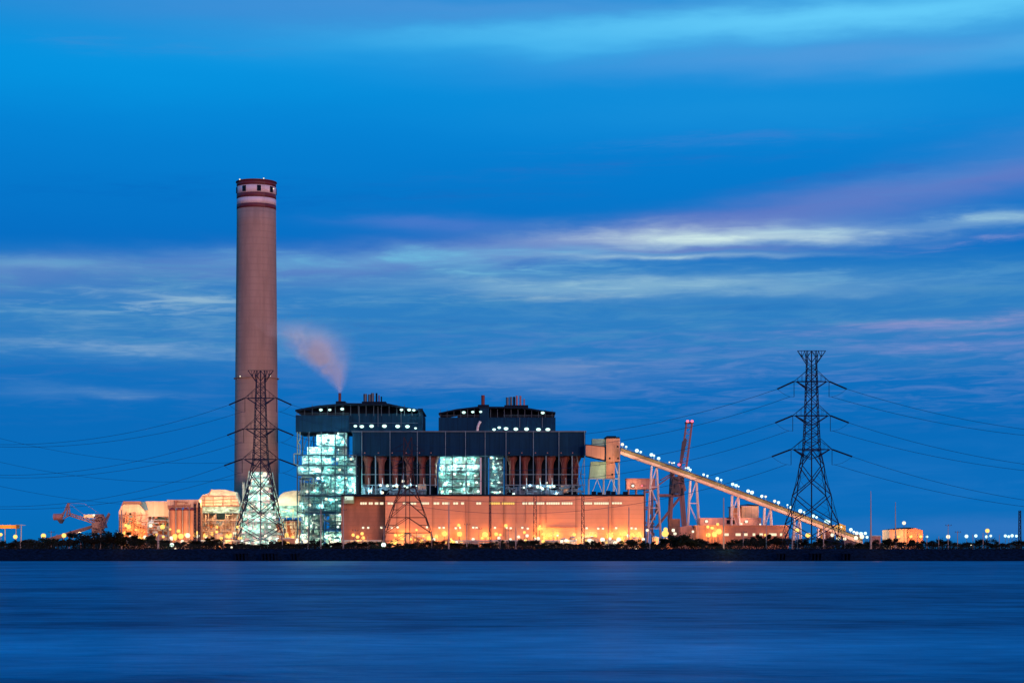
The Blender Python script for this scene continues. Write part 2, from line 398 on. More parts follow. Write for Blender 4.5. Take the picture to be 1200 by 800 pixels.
# ------------------------------------------------------------------ chimney
CY = 1092.0
def ZC(p): return Z(646 - (646 - p) * 0.9905, CY)
def make_chimney():
    k = CY / F; cx = X(300.5, CY)
    t = thing('chimney', 'very tall tapering concrete chimney with maroon and white bands at its top', 'chimney', (cx, CY, G))
    def rad(z):                       # slight taper
        f = (z - G) / (Z(210, CY) - G); return (26.5 - 3.6 * min(1, f * 1.15)) * k
    def seg(a, b, name, m, ex=0.0):
        z0, z1 = ZC(b), ZC(a); n = max(1, int((z1 - z0) / 8)); pr = []
        for i in range(n + 1):
            z = z0 + (z1 - z0) * i / n; pr.append((rad(z) + ex, z))
        return MB().lathe(cx, CY, pr, 72).build(name, m, t, smooth=False)
    sh = seg(242.5, 643.3, 'shaft', 'concrete')
    for p in sh.data.polygons: p.use_smooth = abs(p.normal.z) < 0.5
    for a, b, m in ((237.5, 242.5, 'maroon_paint'), (230.2, 237.5, 'white_paint'), (224.8, 230.2, 'maroon_paint'), (216, 224.8, 'white_paint'), (210.6, 216, 'maroon_paint')):
        o = seg(a, b, 'paint_band', m, 0.05 if m == 'maroon_paint' else 0.0)
        for p in o.data.polygons: p.use_smooth = abs(p.normal.z) < 0.5
    MB().lathe(cx, CY, [(rad(200)*1.0 + 0.5, ZC(210.6)), (rad(200) + 0.5, ZC(209.6))], 72).build('rim', 'maroon_paint', t)
    for ang in (-120, -75, -34, -163, 10, 60, 120):
        a = math.radians(ang); r = rad(200) - 0.2; c = Vector((cx + r * math.cos(a), CY + r * math.sin(a), ZC(220.3)))
        mb = MB(); u = Vector((-math.sin(a), math.cos(a), 0)); w = Vector((math.cos(a), math.sin(a), 0))
        vs = [c + u * sx * 1.05 + w * sy + Vector((0, 0, sz * 1.6)) for sx, sy, sz in ((-1,0,-1),(1,0,-1),(1,.5,-1),(-1,.5,-1),(-1,0,1),(1,0,1),(1,.5,1),(-1,.5,1))]
        mb.add(vs, [(0,3,2,1),(4,5,6,7),(0,1,5,4),(1,2,6,5),(2,3,7,6),(3,0,4,7)]); mb.build('vent_opening', 'dark_void', t)
    for a, b, yy in ((282, 209, -6), (310, 209, -9), (321.5, 220, -6), (282.5, 441, -8), (317.5, 441, -11)):
        Y = CY + yy; p = (X(a, Y), Y - 3.5, ZC(b + (1.0 if b < 300 else 0))); MB().ball(p, 0.36).build('beacon', 'glow_white', t)
    # ladder cage and platform rings
    for b in (444,):
        z = Z(b, CY); o = MB().lathe(cx, CY, [(rad(z) + 0.05, z), (rad(z) + 0.9, z), (rad(z) + 0.9, z + 0.35), (rad(z) + 0.05, z + 0.35)], 48, cap=False).build('platform', 'concrete', t)
    a = math.radians(-62); mb = MB()
    for q in (-0.35, 0.35):
        z0, z1 = G + 3, ZC(212)
        def pnt(z): r = rad(z) + 0.35; return (cx + r * math.cos(a) + q, CY + r * math.sin(a), z)
        mb.path([pnt(z0 + (z1 - z0) * i / 12) for i in range(13)], 0.04, 3)
    mb.build('ladder', 'concrete', t)
make_chimney()

# ------------------------------------------------------------------ steam
def make_steam():
    Y = 1066.0; k = Y / F; sx, sz = X(398.2, Y), Z(460.5, Y)
    mb = MB(); pr = []
    for v in range(0, 101, 10):
        pr.append((v, -0.40 * v, 6 + 0.80 * v))
    n = 14; vs = []
    for v, uc, h in pr:
        for i in range(n):
            a = 2 * math.pi * i / n; vs.append((sx + (uc + h * math.cos(a)) * k, Y + h * 0.7 * math.sin(a) * k, sz + v * k))
    fs = [(q*n+i, q*n+(i+1)%n, (q+1)*n+(i+1)%n, (q+1)*n+i) for q in range(len(pr)-1) for i in range(n)]
    fs += [tuple(range(n))[::-1], tuple(range((len(pr)-1)*n, len(pr)*n))]
    mb.add(vs, fs)
    m = bpy.data.materials.new('steam'); m.use_nodes = True; t = m.node_tree; t.nodes.clear()
    o = t.nodes.new('ShaderNodeOutputMaterial'); pv = t.nodes.new('ShaderNodeVolumePrincipled'); t.links.new(pv.outputs[0], o.inputs['Volume'])
    pv.inputs['Color'].default_value = (0.84, 0.93, 1.0, 1); pv.inputs['Anisotropy'].default_value = -0.5
    tcn = t.nodes.new('ShaderNodeTexCoord'); s = t.nodes.new('ShaderNodeSeparateXYZ'); t.links.new(tcn.outputs['Object'], s.inputs[0])
    x, y, z = (E(t, s.outputs[i]) * (1.0 / k) for i in range(3))
    nz = noise(t, tcn.outputs['Object'], 0.075, 5, 0.62, 0.8)
    v = z + (nz - 0.5) * 10.0
    h = v * 0.52 + 1.9
    uc = v * -0.24 - v * v * 0.0050
    a = (x - uc + (nz - 0.5) * 34.0 * (v / 60.0).clamp()) / h; b2 = y / (h * 0.8)
    dens = ((a * a * 1.6 + b2 * b2 * 1.8) * -1.0).exp() * (1.0 - v.ss(30, 92)) * (nz.ss(0.32, 0.68) * 1.15 + 0.12) * (0.50 / ((v * 0.05) + 1.0).op('MAXIMUM', 0.5))
    t.links.new(dens.clamp().s, pv.inputs['Density'])
    ob = mb.build('steam_plume', m, loc=(sx, Y, sz)); tag(ob, 'pinkish plume of steam drifting left from the boiler house vent', 'steam', kind='stuff')
make_steam()

# ------------------------------------------------------------------ clutter generator
def clutter(mb, a, b, t, u, Y, n, rr, big=6.0, dep=2.0):
    for _ in range(n):
        px = rr.uniform(a, b); py = rr.uniform(t, u); q = rr.random(); YY = Y + rr.uniform(-dep, dep)
        if q < 0.35: w = rr.uniform(0.8, big * 0.5); h = rr.uniform(0.6, big * 0.35); mb.pb(max(a, px - w), min(b, px + w), max(t, py - h), min(u, py + h), YY, rr.uniform(1, 2.5))
        elif q < 0.6: l = rr.uniform(3, big * 1.6); mb.pt(max(a, px - l), py, min(b, px + l), py, YY, rr.uniform(0.12, 0.45), n=6)
        elif q < 0.85: l = rr.uniform(2, big * 1.3); mb.pt(px, max(t, py - l), px, min(u, py + l), YY, rr.uniform(0.12, 0.45), n=6)
        else: l = rr.uniform(2, 5); mb.pt(px, py, min(b, px + l), max(t, py - l), YY, 0.12)

# ------------------------------------------------------------------ boiler house with lit steelwork (left)
def roof_poly(pts, th):
    return pts + [(a, b + th) for a, b in pts[::-1]]
def boiler_left():
    rr = random.Random(11); Y = 1050.0
    t = thing('boiler_house', 'navy boiler house on bright greenish-lit open steelwork beside the chimney', 'boiler house', (X(400, Y), Y, G))
    MB().prism(roof_poly([(346, 479.8), (372, 475), (404, 472), (455, 472.6), (476, 477), (495.5, 480)], 2.0), Y - 1, Y + 42).build('roof', 'navy_roof', t)
    mb = MB().pb(346.5, 409, 486.3, 506, Y, 40); mb.build('cladding', 'navy_cladding', t)
    mb = MB().pb(409.3, 495.3, 484.5, 506, Y + 4, 36); mb.build('cladding', 'navy_cladding', t)
    mb = MB().pb(490, 495.5, 478.5, 506, Y + 2.6, 1.3); mb.build('side_panel', 'navy_cladding', t)
    mb = MB()
    for px in list(range(348, 495, 9)): mb.pt(px, 474 if 360 < px < 480 else 480, px, 487, Y + 1, 0.16)
    mb.pt(347, 485.6, 409, 485.6, Y - 0.5, 0.1); mb.pt(347, 483.8, 409, 483.8, Y - 0.5, 0.07); mb.pt(409, 495.5, 490, 495.5, Y + 1.5, 0.12)
    for px in (421, 443, 470): mb.pt(px, 476, px, 500, Y + 2, 0.2)
    mb.build('roof_posts', 'navy_steel', t)
    MB().prism([(366, 477.5), (404, 474), (455, 474.5), (476, 479), (489.5, 481), (489.5, 486), (366, 486)], Y + 12, Y + 14).build('under_roof_infill', 'dark_void', t)  # dark sheet standing in for the shaded clutter under the roof
    # stacks and vents
    sk = MB().tube((X(398.2, 1066), 1066, Z(473, 1066)), (X(398.2, 1066), 1066, Z(460.5, 1066)), 0.75, 10).build('exhaust_stack', 'rust_silo', t)
    MB().pb(393.5, 404.5, 470, 474, 1060, 10).build('stack_base', 'navy_roof', t)
    MB().pb(424, 452, 470.3, 475, 1058, 12).build('vent_platform', 'navy_roof', t)
    for px, w, tp, m in ((428, 2.2, 461.5, 'navy_steel'), (433, 1.7, 462, 'navy_steel'), (436.5, 1.9, 460.5, 'navy_steel'), (441.3, 1.1, 460.5, 'navy_roof'), (444.2, .8, 463, 'rust_silo'), (447, .8, 464.5, 'navy_roof')):
        MB().tube((X(px, 1062), 1062, Z(471, 1062)), (X(px, 1062), 1062, Z(tp, 1062)), w * .455, 10).build('vent_pipe', m, t)
    # lamps under the roof and along the lower edge
    for px, py, r in ((376, 480, .9), (386.5, 480, .8), (401, 479, .95), (470.5, 480, .85), (479.5, 480, .95), (485, 480.4, .8),
                      (416.5, 499, .9), (424, 499.5, 1.1), (435.5, 499, 1.15), (450.5, 499, 1.2), (466, 499.3, 1.2), (477.5, 499.5, 1.15), (487, 501.5, .7)):
        p = (X(px, Y - 1), Y - 1, Z(py, Y - 1)); mb = MB(); mb.lathe(p[0], p[1], [(r*.45, p[2]-r*.7), (r, p[2]-r*.25), (r, p[2]+r*.25), (r*.5, p[2]+r*.6)], 8)
        mb.build('floodlight', 'glow_turquoise', t)
        if px > 410 or px in (376, 401): light(t, (p[0], p[1] - 1.3, p[2] - 0.4), 200, COOL, 0.4)
    # steel frame
    mb = MB(); Yf, Yb = 1036.0, 1062.0
    for YY in (Yf, Yb):
        for px in (348.5, 362, 376.5, 393, 404, 417.5):
            tp = 506 if px < 407 else 534
            mb.tube((X(px, Yf), YY, G), (X(px, Yf), YY, Z(tp, Yf)), 0.42, 4)
        for py in (533, 545, 556.5, 579.5, 600, 620):
            mb.tube((X(348 if py > 540 else 350, Yf), YY, Z(py, Yf)), (X(417.5, Yf), YY, Z(py, Yf)), 0.38, 4)
        for a, b, q, w in ((348.5, 545, 362, 507), (362, 579, 376, 557), (393, 533, 404, 507), (404, 600, 417.5, 580), (348.5, 600, 362, 620), (362, 556, 348.5, 579)):
            mb.tube((X(a, Yf), YY, Z(b, Yf)), (X(q, Yf), YY, Z(w, Yf)), 0.2, 4)
    mb.build('steel_frame', 'green_steel', t)
    mb = MB()
    for a, b, py in ((352, 417, 545), (350, 417, 556.5), (349, 417, 579.5), (352, 417, 600), (352, 417, 620), (372, 405, 522.6), (357, 405, 533)):
        mb.box(X(a, Yf), X(b, Yf), Yf + .5, Yb - .5, Z(py, Yf) - .15, Z(py, Yf) + .15)
    mb.build('floor_grating', 'green_steel', t)
    # pale casing walls: what the lamps light up
    Yc = 1046.0
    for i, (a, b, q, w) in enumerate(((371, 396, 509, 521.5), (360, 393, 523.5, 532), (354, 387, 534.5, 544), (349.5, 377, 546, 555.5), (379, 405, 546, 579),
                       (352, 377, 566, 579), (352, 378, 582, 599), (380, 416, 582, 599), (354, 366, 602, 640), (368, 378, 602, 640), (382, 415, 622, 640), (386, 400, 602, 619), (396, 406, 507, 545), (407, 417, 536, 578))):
        MB().pb(a, b, q, w, Yc + (i % 3) * 1.5, 9).build('casing_panel', 'casing_lit' if i < 4 else 'casing', t)  # upper rows take the paler copy with lamplight in its colour
        if i < 4:
            for f in (.2, .5, .8): light(t, (X(a + (b - a) * f, 1041), 1041, Z((q + w) / 2 - 1, 1041)), 520, (.6, 1, .9), .5)  # lights without fixtures, added to brighten the upper casing rows
    for a, q, tp, bt, n in ((374, 404, 508, 521, 16), (362, 404, 524, 532, 12), (355, 416, 534, 544, 26), (350, 416, 547, 556, 26), (351, 416, 558, 579, 75), (351, 416, 582, 599, 65), (351, 416, 602, 619, 65), (351, 416, 622, 641, 70)):
        for nm_, m_, YY, kk in (('pipework', 'pale_steel', 1042.0, 1.0), ('railings', 'green_steel', 1039.6, .75)):
            mb = MB(); clutter(mb, a, q, tp, bt, YY, int(n * kk), rr, 4, dep=1.2)
            for py in (tp + 2, (tp + bt) / 2, bt - 1): mb.pt(a, py, q, py, YY, .14)
            for px in range(a, q, 6): mb.tube((X(px, YY), YY - 1.2, Z(bt, YY)), (X(px, YY), YY - 1.2, Z(tp, YY)), .1, 4)
            mb.build(nm_, m_, t)
    # bent pipe on the outside left
    mb = MB(); P = [(351.5, 506), (351.5, 515), (348.5, 518), (351.5, 521), (351.5, 531.5), (344.5, 531.5), (344.5, 543.5), (349, 545)]
    mb.path([(X(a, 1034), 1034, Z(b, 1034)) for a, b in P], 0.3, 6)
    mb.path([(X(a, 1034), 1034, Z(b, 1034)) for a, b in [(348.5, 506), (348.5, 531)]], 0.22, 6)
    for a, q in ((353, 559), (356.5, 562)): mb.path([(X(a, 1034), 1034, Z(640, 1034)), (X(a, 1034), 1034, Z(q, 1034)), (X(a + 14, 1034), 1034, Z(q, 1034)), (X(a + 14, 1034), 1034, Z(q + 16, 1034))], 0.2, 5)
    mb.build('outside_pipe', 'mint_cladding', t)
    # lamps
    L = []
    for py, xs in ((513, (378, 384, 390, 396)), (518, (381, 388, 402)), (508.5, (397.5,)), (527, (362, 368, 374, 381, 388, 396)), (538.5, (357, 364, 371, 379, 386, 396, 405, 412)),
                   (550, (353, 360, 367, 374, 384, 397, 411)), (560, (373, 378, 389, 398, 406, 412)), (568, (381, 396, 407, 415)), (575, (360, 368, 390, 399, 410, 417)),
                   (585, (383, 388, 395, 404, 411)), (592, (353, 362, 375, 397)), (603, (352, 369, 397, 398)), (612, (358, 398)), (618, (360, 397)),
                   (628, (353, 361, 382, 392, 398)), (634, (356, 367, 388, 396)), (638, (371, 390, 399))):
        for x_ in xs: L.append((x_ + rr.uniform(-1.2, 1.2), py + rr.uniform(-1, 1)))
    for i, (a, b) in enumerate(L):
        YY = rr.uniform(1034.8, 1037.5); r = rr.uniform(.45, .85)
        MB().ball((X(a, YY), YY, Z(b, YY)), r).build('work_lamp', 'glow_green' if i % 3 else 'glow_white', t)
        if i % 2 == 0: light(t, (X(a, YY), YY + 3.2, Z(b, YY)), 850, COOL if b < 600 else (.95, 1, .7), 0.6)
boiler_left()

def boiler_right():
    Y = 1056.0
    t = thing('boiler_house', 'second navy boiler house, right of the gap, with round lamps and rooftop vents', 'boiler house', (X(582, Y), Y, G))
    MB().prism(roof_poly([(514, 483.5), (535, 479), (560, 476), (612, 476.5), (632, 480), (651, 482.5)], 1.8), Y - 1, Y + 40).build('roof', 'navy_roof', t)
    MB().pb(514, 651, 489, 507, Y, 38).build('cladding', 'navy_cladding', t)
    MB().prism([(536, 481), (560, 478), (612, 478.5), (632, 482), (642, 483.5), (642, 489), (536, 489)], Y + 12, Y + 14).build('under_roof_infill', 'dark_void', t)  # dark sheet standing in for the darkness under this roof
    MB().pb(562, 573, 477, 507, Y - 0.8, 3).build('stair_tower', 'navy_cladding', t)
    mb = MB()
    for px in list(range(516, 560, 8)) + list(range(575, 651, 8)): mb.pt(px, 479.5, px, 489.5, Y + .6, 0.15)
    for py in (486.2, 487.8): mb.pt(514, py, 562, py, Y - .2, 0.08); mb.pt(590, py, 651, py, Y - .2, 0.08)
    for px in (609, 635.5): mb.pt(px, 489, px, 501, Y - .6, 0.25)
    mb.build('roof_posts', 'navy_steel', t)
    mb = MB(); mb.path([(X(a, Y - 1), Y - 1, Z(b, Y - 1)) for a, b in ((559.5, 507), (559.7, 501), (561, 497), (563, 493.5))], 0.7, 8); mb.build('curved_duct', 'white_paint', t)
    MB().pb(560, 573, 474, 478, 1066, 9).build('stack_base', 'navy_roof', t)
    MB().tube((X(566, 1069), 1069, Z(475, 1069)), (X(566, 1069), 1069, Z(463, 1069)), 1.0, 10).build('exhaust_stack', 'rust_silo', t)
    MB().pb(591, 619, 474.5, 478.5, 1064, 12).build('vent_platform', 'navy_roof', t)
    for px, w, tp, m in ((594.5, 1.8, 465.5, 'navy_steel'), (598.7, 1.8, 465, 'navy_steel'), (602.5, 1.4, 464.8, 'navy_roof'), (605.6, 1.2, 463.5, 'pink_cladding'), (609.8, 1.2, 463.7, 'pink_cladding'), (614.2, .9, 467.5, 'pink_cladding')):
        MB().tube((X(px, 1068), 1068, Z(475, 1068)), (X(px, 1068), 1068, Z(tp, 1068)), w * .458, 10).build('vent_pipe', m, t)
    for px, py, r in ((543.5, 483, .95), (554, 482.5, .8), (563.3, 482.3, .75), (636, 483.5, .95), (579, 503, .9), (585, 500.8, .9), (593, 502, 1.15), (604.5, 502.5, 1.15), (617, 502.5, 1.2), (631, 503, 1.2), (642, 503, 1.2)):
        p = (X(px, Y - 2), Y - 2, Z(py, Y - 2)); mb = MB(); mb.lathe(p[0], p[1], [(r*.45, p[2]-r*.7), (r, p[2]-r*.25), (r, p[2]+r*.25), (r*.5, p[2]+r*.6)], 8)
        mb.build('floodlight', 'glow_turquoise', t)
        if py > 490: light(t, (p[0], p[1] - 1.0, p[2] - .4), 200, COOL, .4)
boiler_right()

# ------------------------------------------------------------------ bunker bay
def bunker_bay():
    rr = random.Random(5); Y = 1044.0
    t = thing('bunker_bay', 'long dark navy band building above a row of rusty red hoppers', 'bunker building', (X(550, Y), Y, G))
    MB().pb(413, 686, 506, 533.5, Y, 26).build('cladding', 'navy_cladding', t)
    MB().pb(412, 687, 504.6, 506, Y - .6, 27.4).build('parapet', 'navy_steel', t)
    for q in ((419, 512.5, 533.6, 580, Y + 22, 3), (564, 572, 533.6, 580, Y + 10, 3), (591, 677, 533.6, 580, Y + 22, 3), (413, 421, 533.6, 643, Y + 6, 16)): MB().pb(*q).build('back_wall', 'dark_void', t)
    for px in (424, 457, 489, 522, 545.5, 568.5, 593, 625, 655, 685): MB().pb(px - .3, px + .3, 504.9, 643, Y - 1.0, .9).build('downpipe', 'blue_steel', t)
    for px in (440, 472.5, 504, 609.5, 640, 670.5): MB().pb(px - .6, px + .6, 533.6, 643, Y + 1, .8).build('column', 'blue_steel', t)
    for a, b in ((424, 512), (592, 686)): MB().pb(a, b, 555.3, 556, Y + 1.9, .3).build('tie_rail', 'blue_steel', t); MB().pb(a, b, 567.5, 568.4, Y + 1.9, .3).build('tie_rail', 'blue_steel', t)
    mb = MB()
    for a, b, c, d in ((676, 578, 685, 535), (685, 578, 676, 535)): mb.pt(a, b, c, d, Y + 3, .25)
    mb.build('cross_brace', 'blue_steel', t)
    for px in (431, 447, 463, 479.5, 495, 508.5, 600, 615, 631, 645, 661, 674.5):
        cx = X(px, Y + 8); k = (Y + 8) / F; z = lambda py: Z(py, Y + 8)
        h = MB().lathe(cx, Y + 8, [(3.3*k, z(569)), (3.5*k, z(545)), (4.2*k, z(541.5)), (6.4*k, z(537.5)), (6.4*k, z(533.8))], 18).build('hopper', 'rust_silo', t, smooth=True)
        MB().tube((cx + 1.8*k, Y + 4.0, z(560)), (cx + 2.2*k, Y + 4.0, z(571)), .22, 5).build('chute', 'pale_steel', h)
        MB().ball((X(px - 3.5, Y - .5), Y - .5, Z(530.5, Y)), .35).build('vent_cap', 'pink_cladding', h)
    # open floor with equipment under the hoppers
    for a, b in ((424, 500), (592, 684)): mb = MB(); clutter(mb, a, b, 569, 579, Y + 4, 90, rr, 4); mb.build('feeder_equipment', 'blue_steel', t)
    for q in ((456, 499, 574, 580, Y + 4, 8), (424, 446, 572, 580, Y + 6, 8), (600, 660, 574, 580, Y + 4, 8)): MB().pb(*q).build('equipment_housing', 'navy_steel', t)
    MB().pb(490, 499, 567, 574, Y + 5, 5).build('control_room', 'beige_wall', t); MB().pb(657.5, 666, 568.5, 577, Y + 5, 5).build('control_room', 'beige_wall', t)
    lamps = [(446, 568.5), (454, 568.7), (432.5, 576), (435, 574.5), (448, 577), (461, 569), (465, 569.5), (474, 569), (481, 568), (488, 568.5), (472, 563.5), (477, 571),
             (621, 569), (630, 570), (634, 571), (641, 569), (645, 570.5), (649, 569.5), (640.5, 565.5), (602, 578.5), (652, 578.8), (636, 572.5), (586, 576), (614, 571)]
    for i, (a, b) in enumerate(lamps):
        YY = Y + 2.8; MB().ball((X(a, YY), YY, Z(b, YY)), rr.uniform(.5, .85)).build('work_lamp', 'glow_green' if i % 2 else 'glow_white', t)
        if i % 2 == 0: light(t, (X(a, YY), YY - 1, Z(b - 1, YY)), 330, (.65, .95, 1.0), .5)
    # bright opening between the hoppers
    MB().pb(514, 563, 552.6, 580, Y + 14, 6).build('casing_panel', 'casing', t); MB().pb(516, 562, 534.5, 552.4, Y + 13.6, 6).build('casing_panel', 'casing_lit', t)  # upper panel takes the paler copy with lamplight in its colour
    for px in (521, 532, 543, 555): light(t, (X(px, Y), Y + 9, Z(546, Y)), 480, (.6, 1, .9), .5)  # lights without fixtures, added to brighten this opening
    MB().pb(574, 590, 534, 580, Y + 14, 5).build('stair_wall', 'navy_steel', t)
    mb = MB()
    for px in (513.5, 530, 547, 563): mb.pb(px - .5, px + .5, 533.6, 580, Y + 2.2, .8)
    for py in (543.5, 552, 561, 570): mb.pb(513, 564, py - .35, py + .35, Y + 3.2, 9)
    for px in (573.5, 581, 590): mb.pb(px - .4, px + .4, 533.6, 580, Y + 2.2, .8)
    for i, py in enumerate((543, 552, 561, 570)): mb.pb(574, 590, py - .3, py + .3, Y + 3.2, 8); mb.pt(575, py, 589, py + 8.5, Y + 5, .25)
    mb.build('open_framing', 'green_steel', t)
    for a, b, n, w in ((515, 562, 130, 5), (575, 589, 34, 3)): mb = MB(); clutter(mb, a, b, 536, 579, Y + 9.5, n, rr, w); mb.build('pipework', 'pale_steel', t)
    MB().pb(562.5, 564.2, 536, 579.5, Y + 1.0, 1.0).build('corner_post', 'white_paint', t)
    for py, xs in ((538, (520, 528, 536, 546, 553)), (547, (518, 526, 534, 542, 551, 558)), (556, (519, 533, 547, 557)), (566, (522, 540, 550, 558)), (575, (517, 528, 544, 559)),
                   (537, (576.5, 582)), (543, (577, 584)), (549, (579, 585)), (555, (580,)), (565, (575, 584)), (576, (580,))):
        for i, x_ in enumerate(xs):
            YY = Y + 6.5; a, b = x_ + rr.uniform(-1.5, 1.5), py + rr.uniform(-1, 1)
            MB().ball((X(a, YY), YY, Z(b, YY)), rr.uniform(.45, .8)).build('work_lamp', 'glow_green' if i % 2 else 'glow_white', t)
            if i % 2 == 0 : light(t, (X(a, YY), YY + 1.0, Z(b, YY)), 520, COOL, .5)
bunker_bay()

# ------------------------------------------------------------------ turbine hall
def turbine_hall():
    rr = random.Random(9); Y = 1000.0
    t = thing('turbine_hall', 'long orange-lit turbine hall with lit window strips below the boiler houses', 'turbine hall', (X(590, Y), Y, G))
    MB().pb(451.5, 754.5, 581, 643.3, Y, 40).build('wall', 'tan_wall', t)
    w = MB().pb(400, 450.8, 581, 643.3, Y + 9, 31).build('wall', 'red_wall', t); w['label'] = 'shaded recessed left bay wall'  # bay's shade put into the colour with a darker wall material
    MB().pb(400, 755.2, 579, 581, Y - .5, 42).build('parapet', 'navy_roof', t)
    for px in (546, 575, 590, 605, 616, 640, 713.5): MB().pb(px - .25, px + .25, 584, rr.choice((612, 628)), Y - .35, .3).build('downpipe', 'brown_cladding', t)
    MB().pb(640, 677, 617, 617.7, Y - .7, .6).build('cable_tray', 'brown_cladding', t)
    win = [(422, 430), (432, 437), (439, 443.5), (445, 449.5), (454, 461), (472, 476), (481, 488), (493, 503), (508, 515), (518, 527), (531, 537), (540, 544), (558, 564),
           (573, 586), (588, 603), (612, 618), (619, 626), (628, 638), (640, 656), (658, 671), (684, 694), (696, 714), (717, 729)]
    for i, (a, b) in enumerate(win):
        YY = (Y + 9 if b < 451 else Y) - .12
        m = 'lit_window_yellow' if 570 < a < 604 else ('lit_window' if a < 715 else 'lit_window')
        MB().pb(a, b, 588.2, 590.9 if a < 700 else 590.4, YY, .1).build('window', m, t)
        fr = MB(); fr.pb(a - .3, b + .3, 587.7, 588.1, YY - .06, .18); fr.pb(a - .3, b + .3, 591.1, 591.5, YY - .06, .18)
        n = max(1, int((b - a) / 2.5))
        for j in range(n + 1): fr.pb(a + (b-a) * j / n - .18, a + (b-a) * j / n + .18, 588.15, 591.05, YY - .06, .05)
        fr.build('window_frame', 'brown_cladding', t)
    MB().pb(403, 414.6, 580.5, 589.5, Y + 4, 4).build('cabin', 'mint_cladding', t); MB().pb(404, 414, 581, 585.5, Y + 3.7, .2).build('cabin_window', 'lit_window_mint', t)
    for px, py in ((425.5, 618), (431.5, 618), (447, 617.8), (459, 618), (466, 617.5), (500.5, 617.3), (515, 618), (520, 618), (534, 618.5), (539, 618), (554.5, 617.8), (558.5, 618),
                   (580, 618), (593.5, 618), (598.5, 618.5), (612, 618), (618.5, 619), (632.5, 616), (687.5, 618.5), (701, 619), (706.5, 619), (722, 618.3), (740, 618.5), (745, 619)):
        YY = (Y + 9 if px < 451 else Y) - .6
        lp = MB().ball((X(px, YY), YY, Z(py, YY)), .62).build('wall_lamp', 'glow_white' if px not in (632.5,) else 'glow_sodium', t)
        MB().tube((X(px, YY), YY, Z(py, YY) + .5), (X(px, YY), YY + .6, Z(py, YY) + .9), .1, 4).build('lamp_bracket', 'navy_roof', lp)
    # roof-top units
    for px in (696, 703, 713, 719, 733): MB().pb(px - 2.6, px + 2.6, 575.5 + rr.uniform(-1, 1), 579, Y + 6, 4).build('roof_unit', 'navy_roof', t)
    return t
turbine_hall()

# ------------------------------------------------------------------ transfer tower + link gallery
def transfer():
    Y = 1040.0
    t = thing('transfer_tower', 'brown and mint clad conveyor transfer tower on steel legs', 'tower', (X(712, Y), Y, G))
    MB().pb(710.5, 726.5, 513.5, 540.5, Y, 12).build('upper_house', 'brown_cladding', t)
    MB().pb(694, 710.2, 514, 524, Y + 2, 10).build('mint_housing', 'mint_cladding', t)
    mb = MB(); mb.prism([(692.5, 540.6), (710.2, 540.6), (710.2, 560), (690.5, 560)], Y + 2, Y + 12); mb.build('mint_skirt', 'mint_cladding', t)
    MB().pb(710.5, 720.5, 540.8, 560, Y + 1, 11).build('lower_house', 'brown_cladding', t)
    MB().pb(709, 726, 511.8, 513.3, Y - .4, 12.8).build('roof', 'navy_roof', t); MB().pb(711, 722, 510.6, 511.6, Y + 2, 7).build('roof_unit', 'navy_roof', t)
    for a, b in ((714.5, 536.8), (724.3, 536.8), (717.5, 555.7), (724, 523)): MB().pb(a - 1, a + 1, b - 1, b + 1, Y - .15, .1).build('window', 'dark_void', t)
    mb = MB()
    for px in (690.5, 708, 720, 726):
        for YY in (Y + 2, Y + 11): mb.tube((X(px, Y), YY, G), (X(px, Y), YY, Z(560 if px < 722 else 541, Y)), .3, 4)
    for YY in (Y + 2,):
        for a, b, c, d in ((693, 580, 700, 561), (707, 580, 700, 561), (709, 580, 716, 561), (725, 580, 717, 561), (720, 541, 726, 561), (690.5, 580, 690.5, 561)): mb.tube((X(a, Y), YY, Z(b, Y)), (X(c, Y), YY, Z(d, Y)), .22, 4)
        mb.tube((X(690, Y), YY, Z(560.5, Y)), (X(726, Y), YY, Z(560.5, Y)), .3, 4)
    mb.build('steel_legs', 'pale_steel', t)
    g = thing('link_gallery', 'short brown enclosed gallery joining the navy building to the transfer tower', 'gallery', (X(698, Y), Y - 1, Z(540, Y)))
    mb = MB(); mb.prism([(686.5, 521), (708.5, 523.5), (708.5, 538.5), (686.5, 533.5)], Y - 3, Y + 1.8); mb.build('gallery_wall', 'brown_cladding', g)
    mb = MB(); mb.prism([(686.5, 520.2), (710, 522.8), (710, 523.4), (686.5, 520.9)], Y - 3.3, Y + 1.9); mb.prism([(686.5, 533.6), (708.5, 538.6), (708.5, 539.6), (686.5, 534.6)], Y - 3.3, Y + 1.9); mb.pb(708.6, 710.3, 523.5, 540, Y - 3.2, 5); mb.build('trim', 'navy_roof', g)
    for c in ('brown',):
        light(g, (X(716, Y - 14), Y - 14, Z(545, Y)), 3800, WARM, 1.0)
transfer()

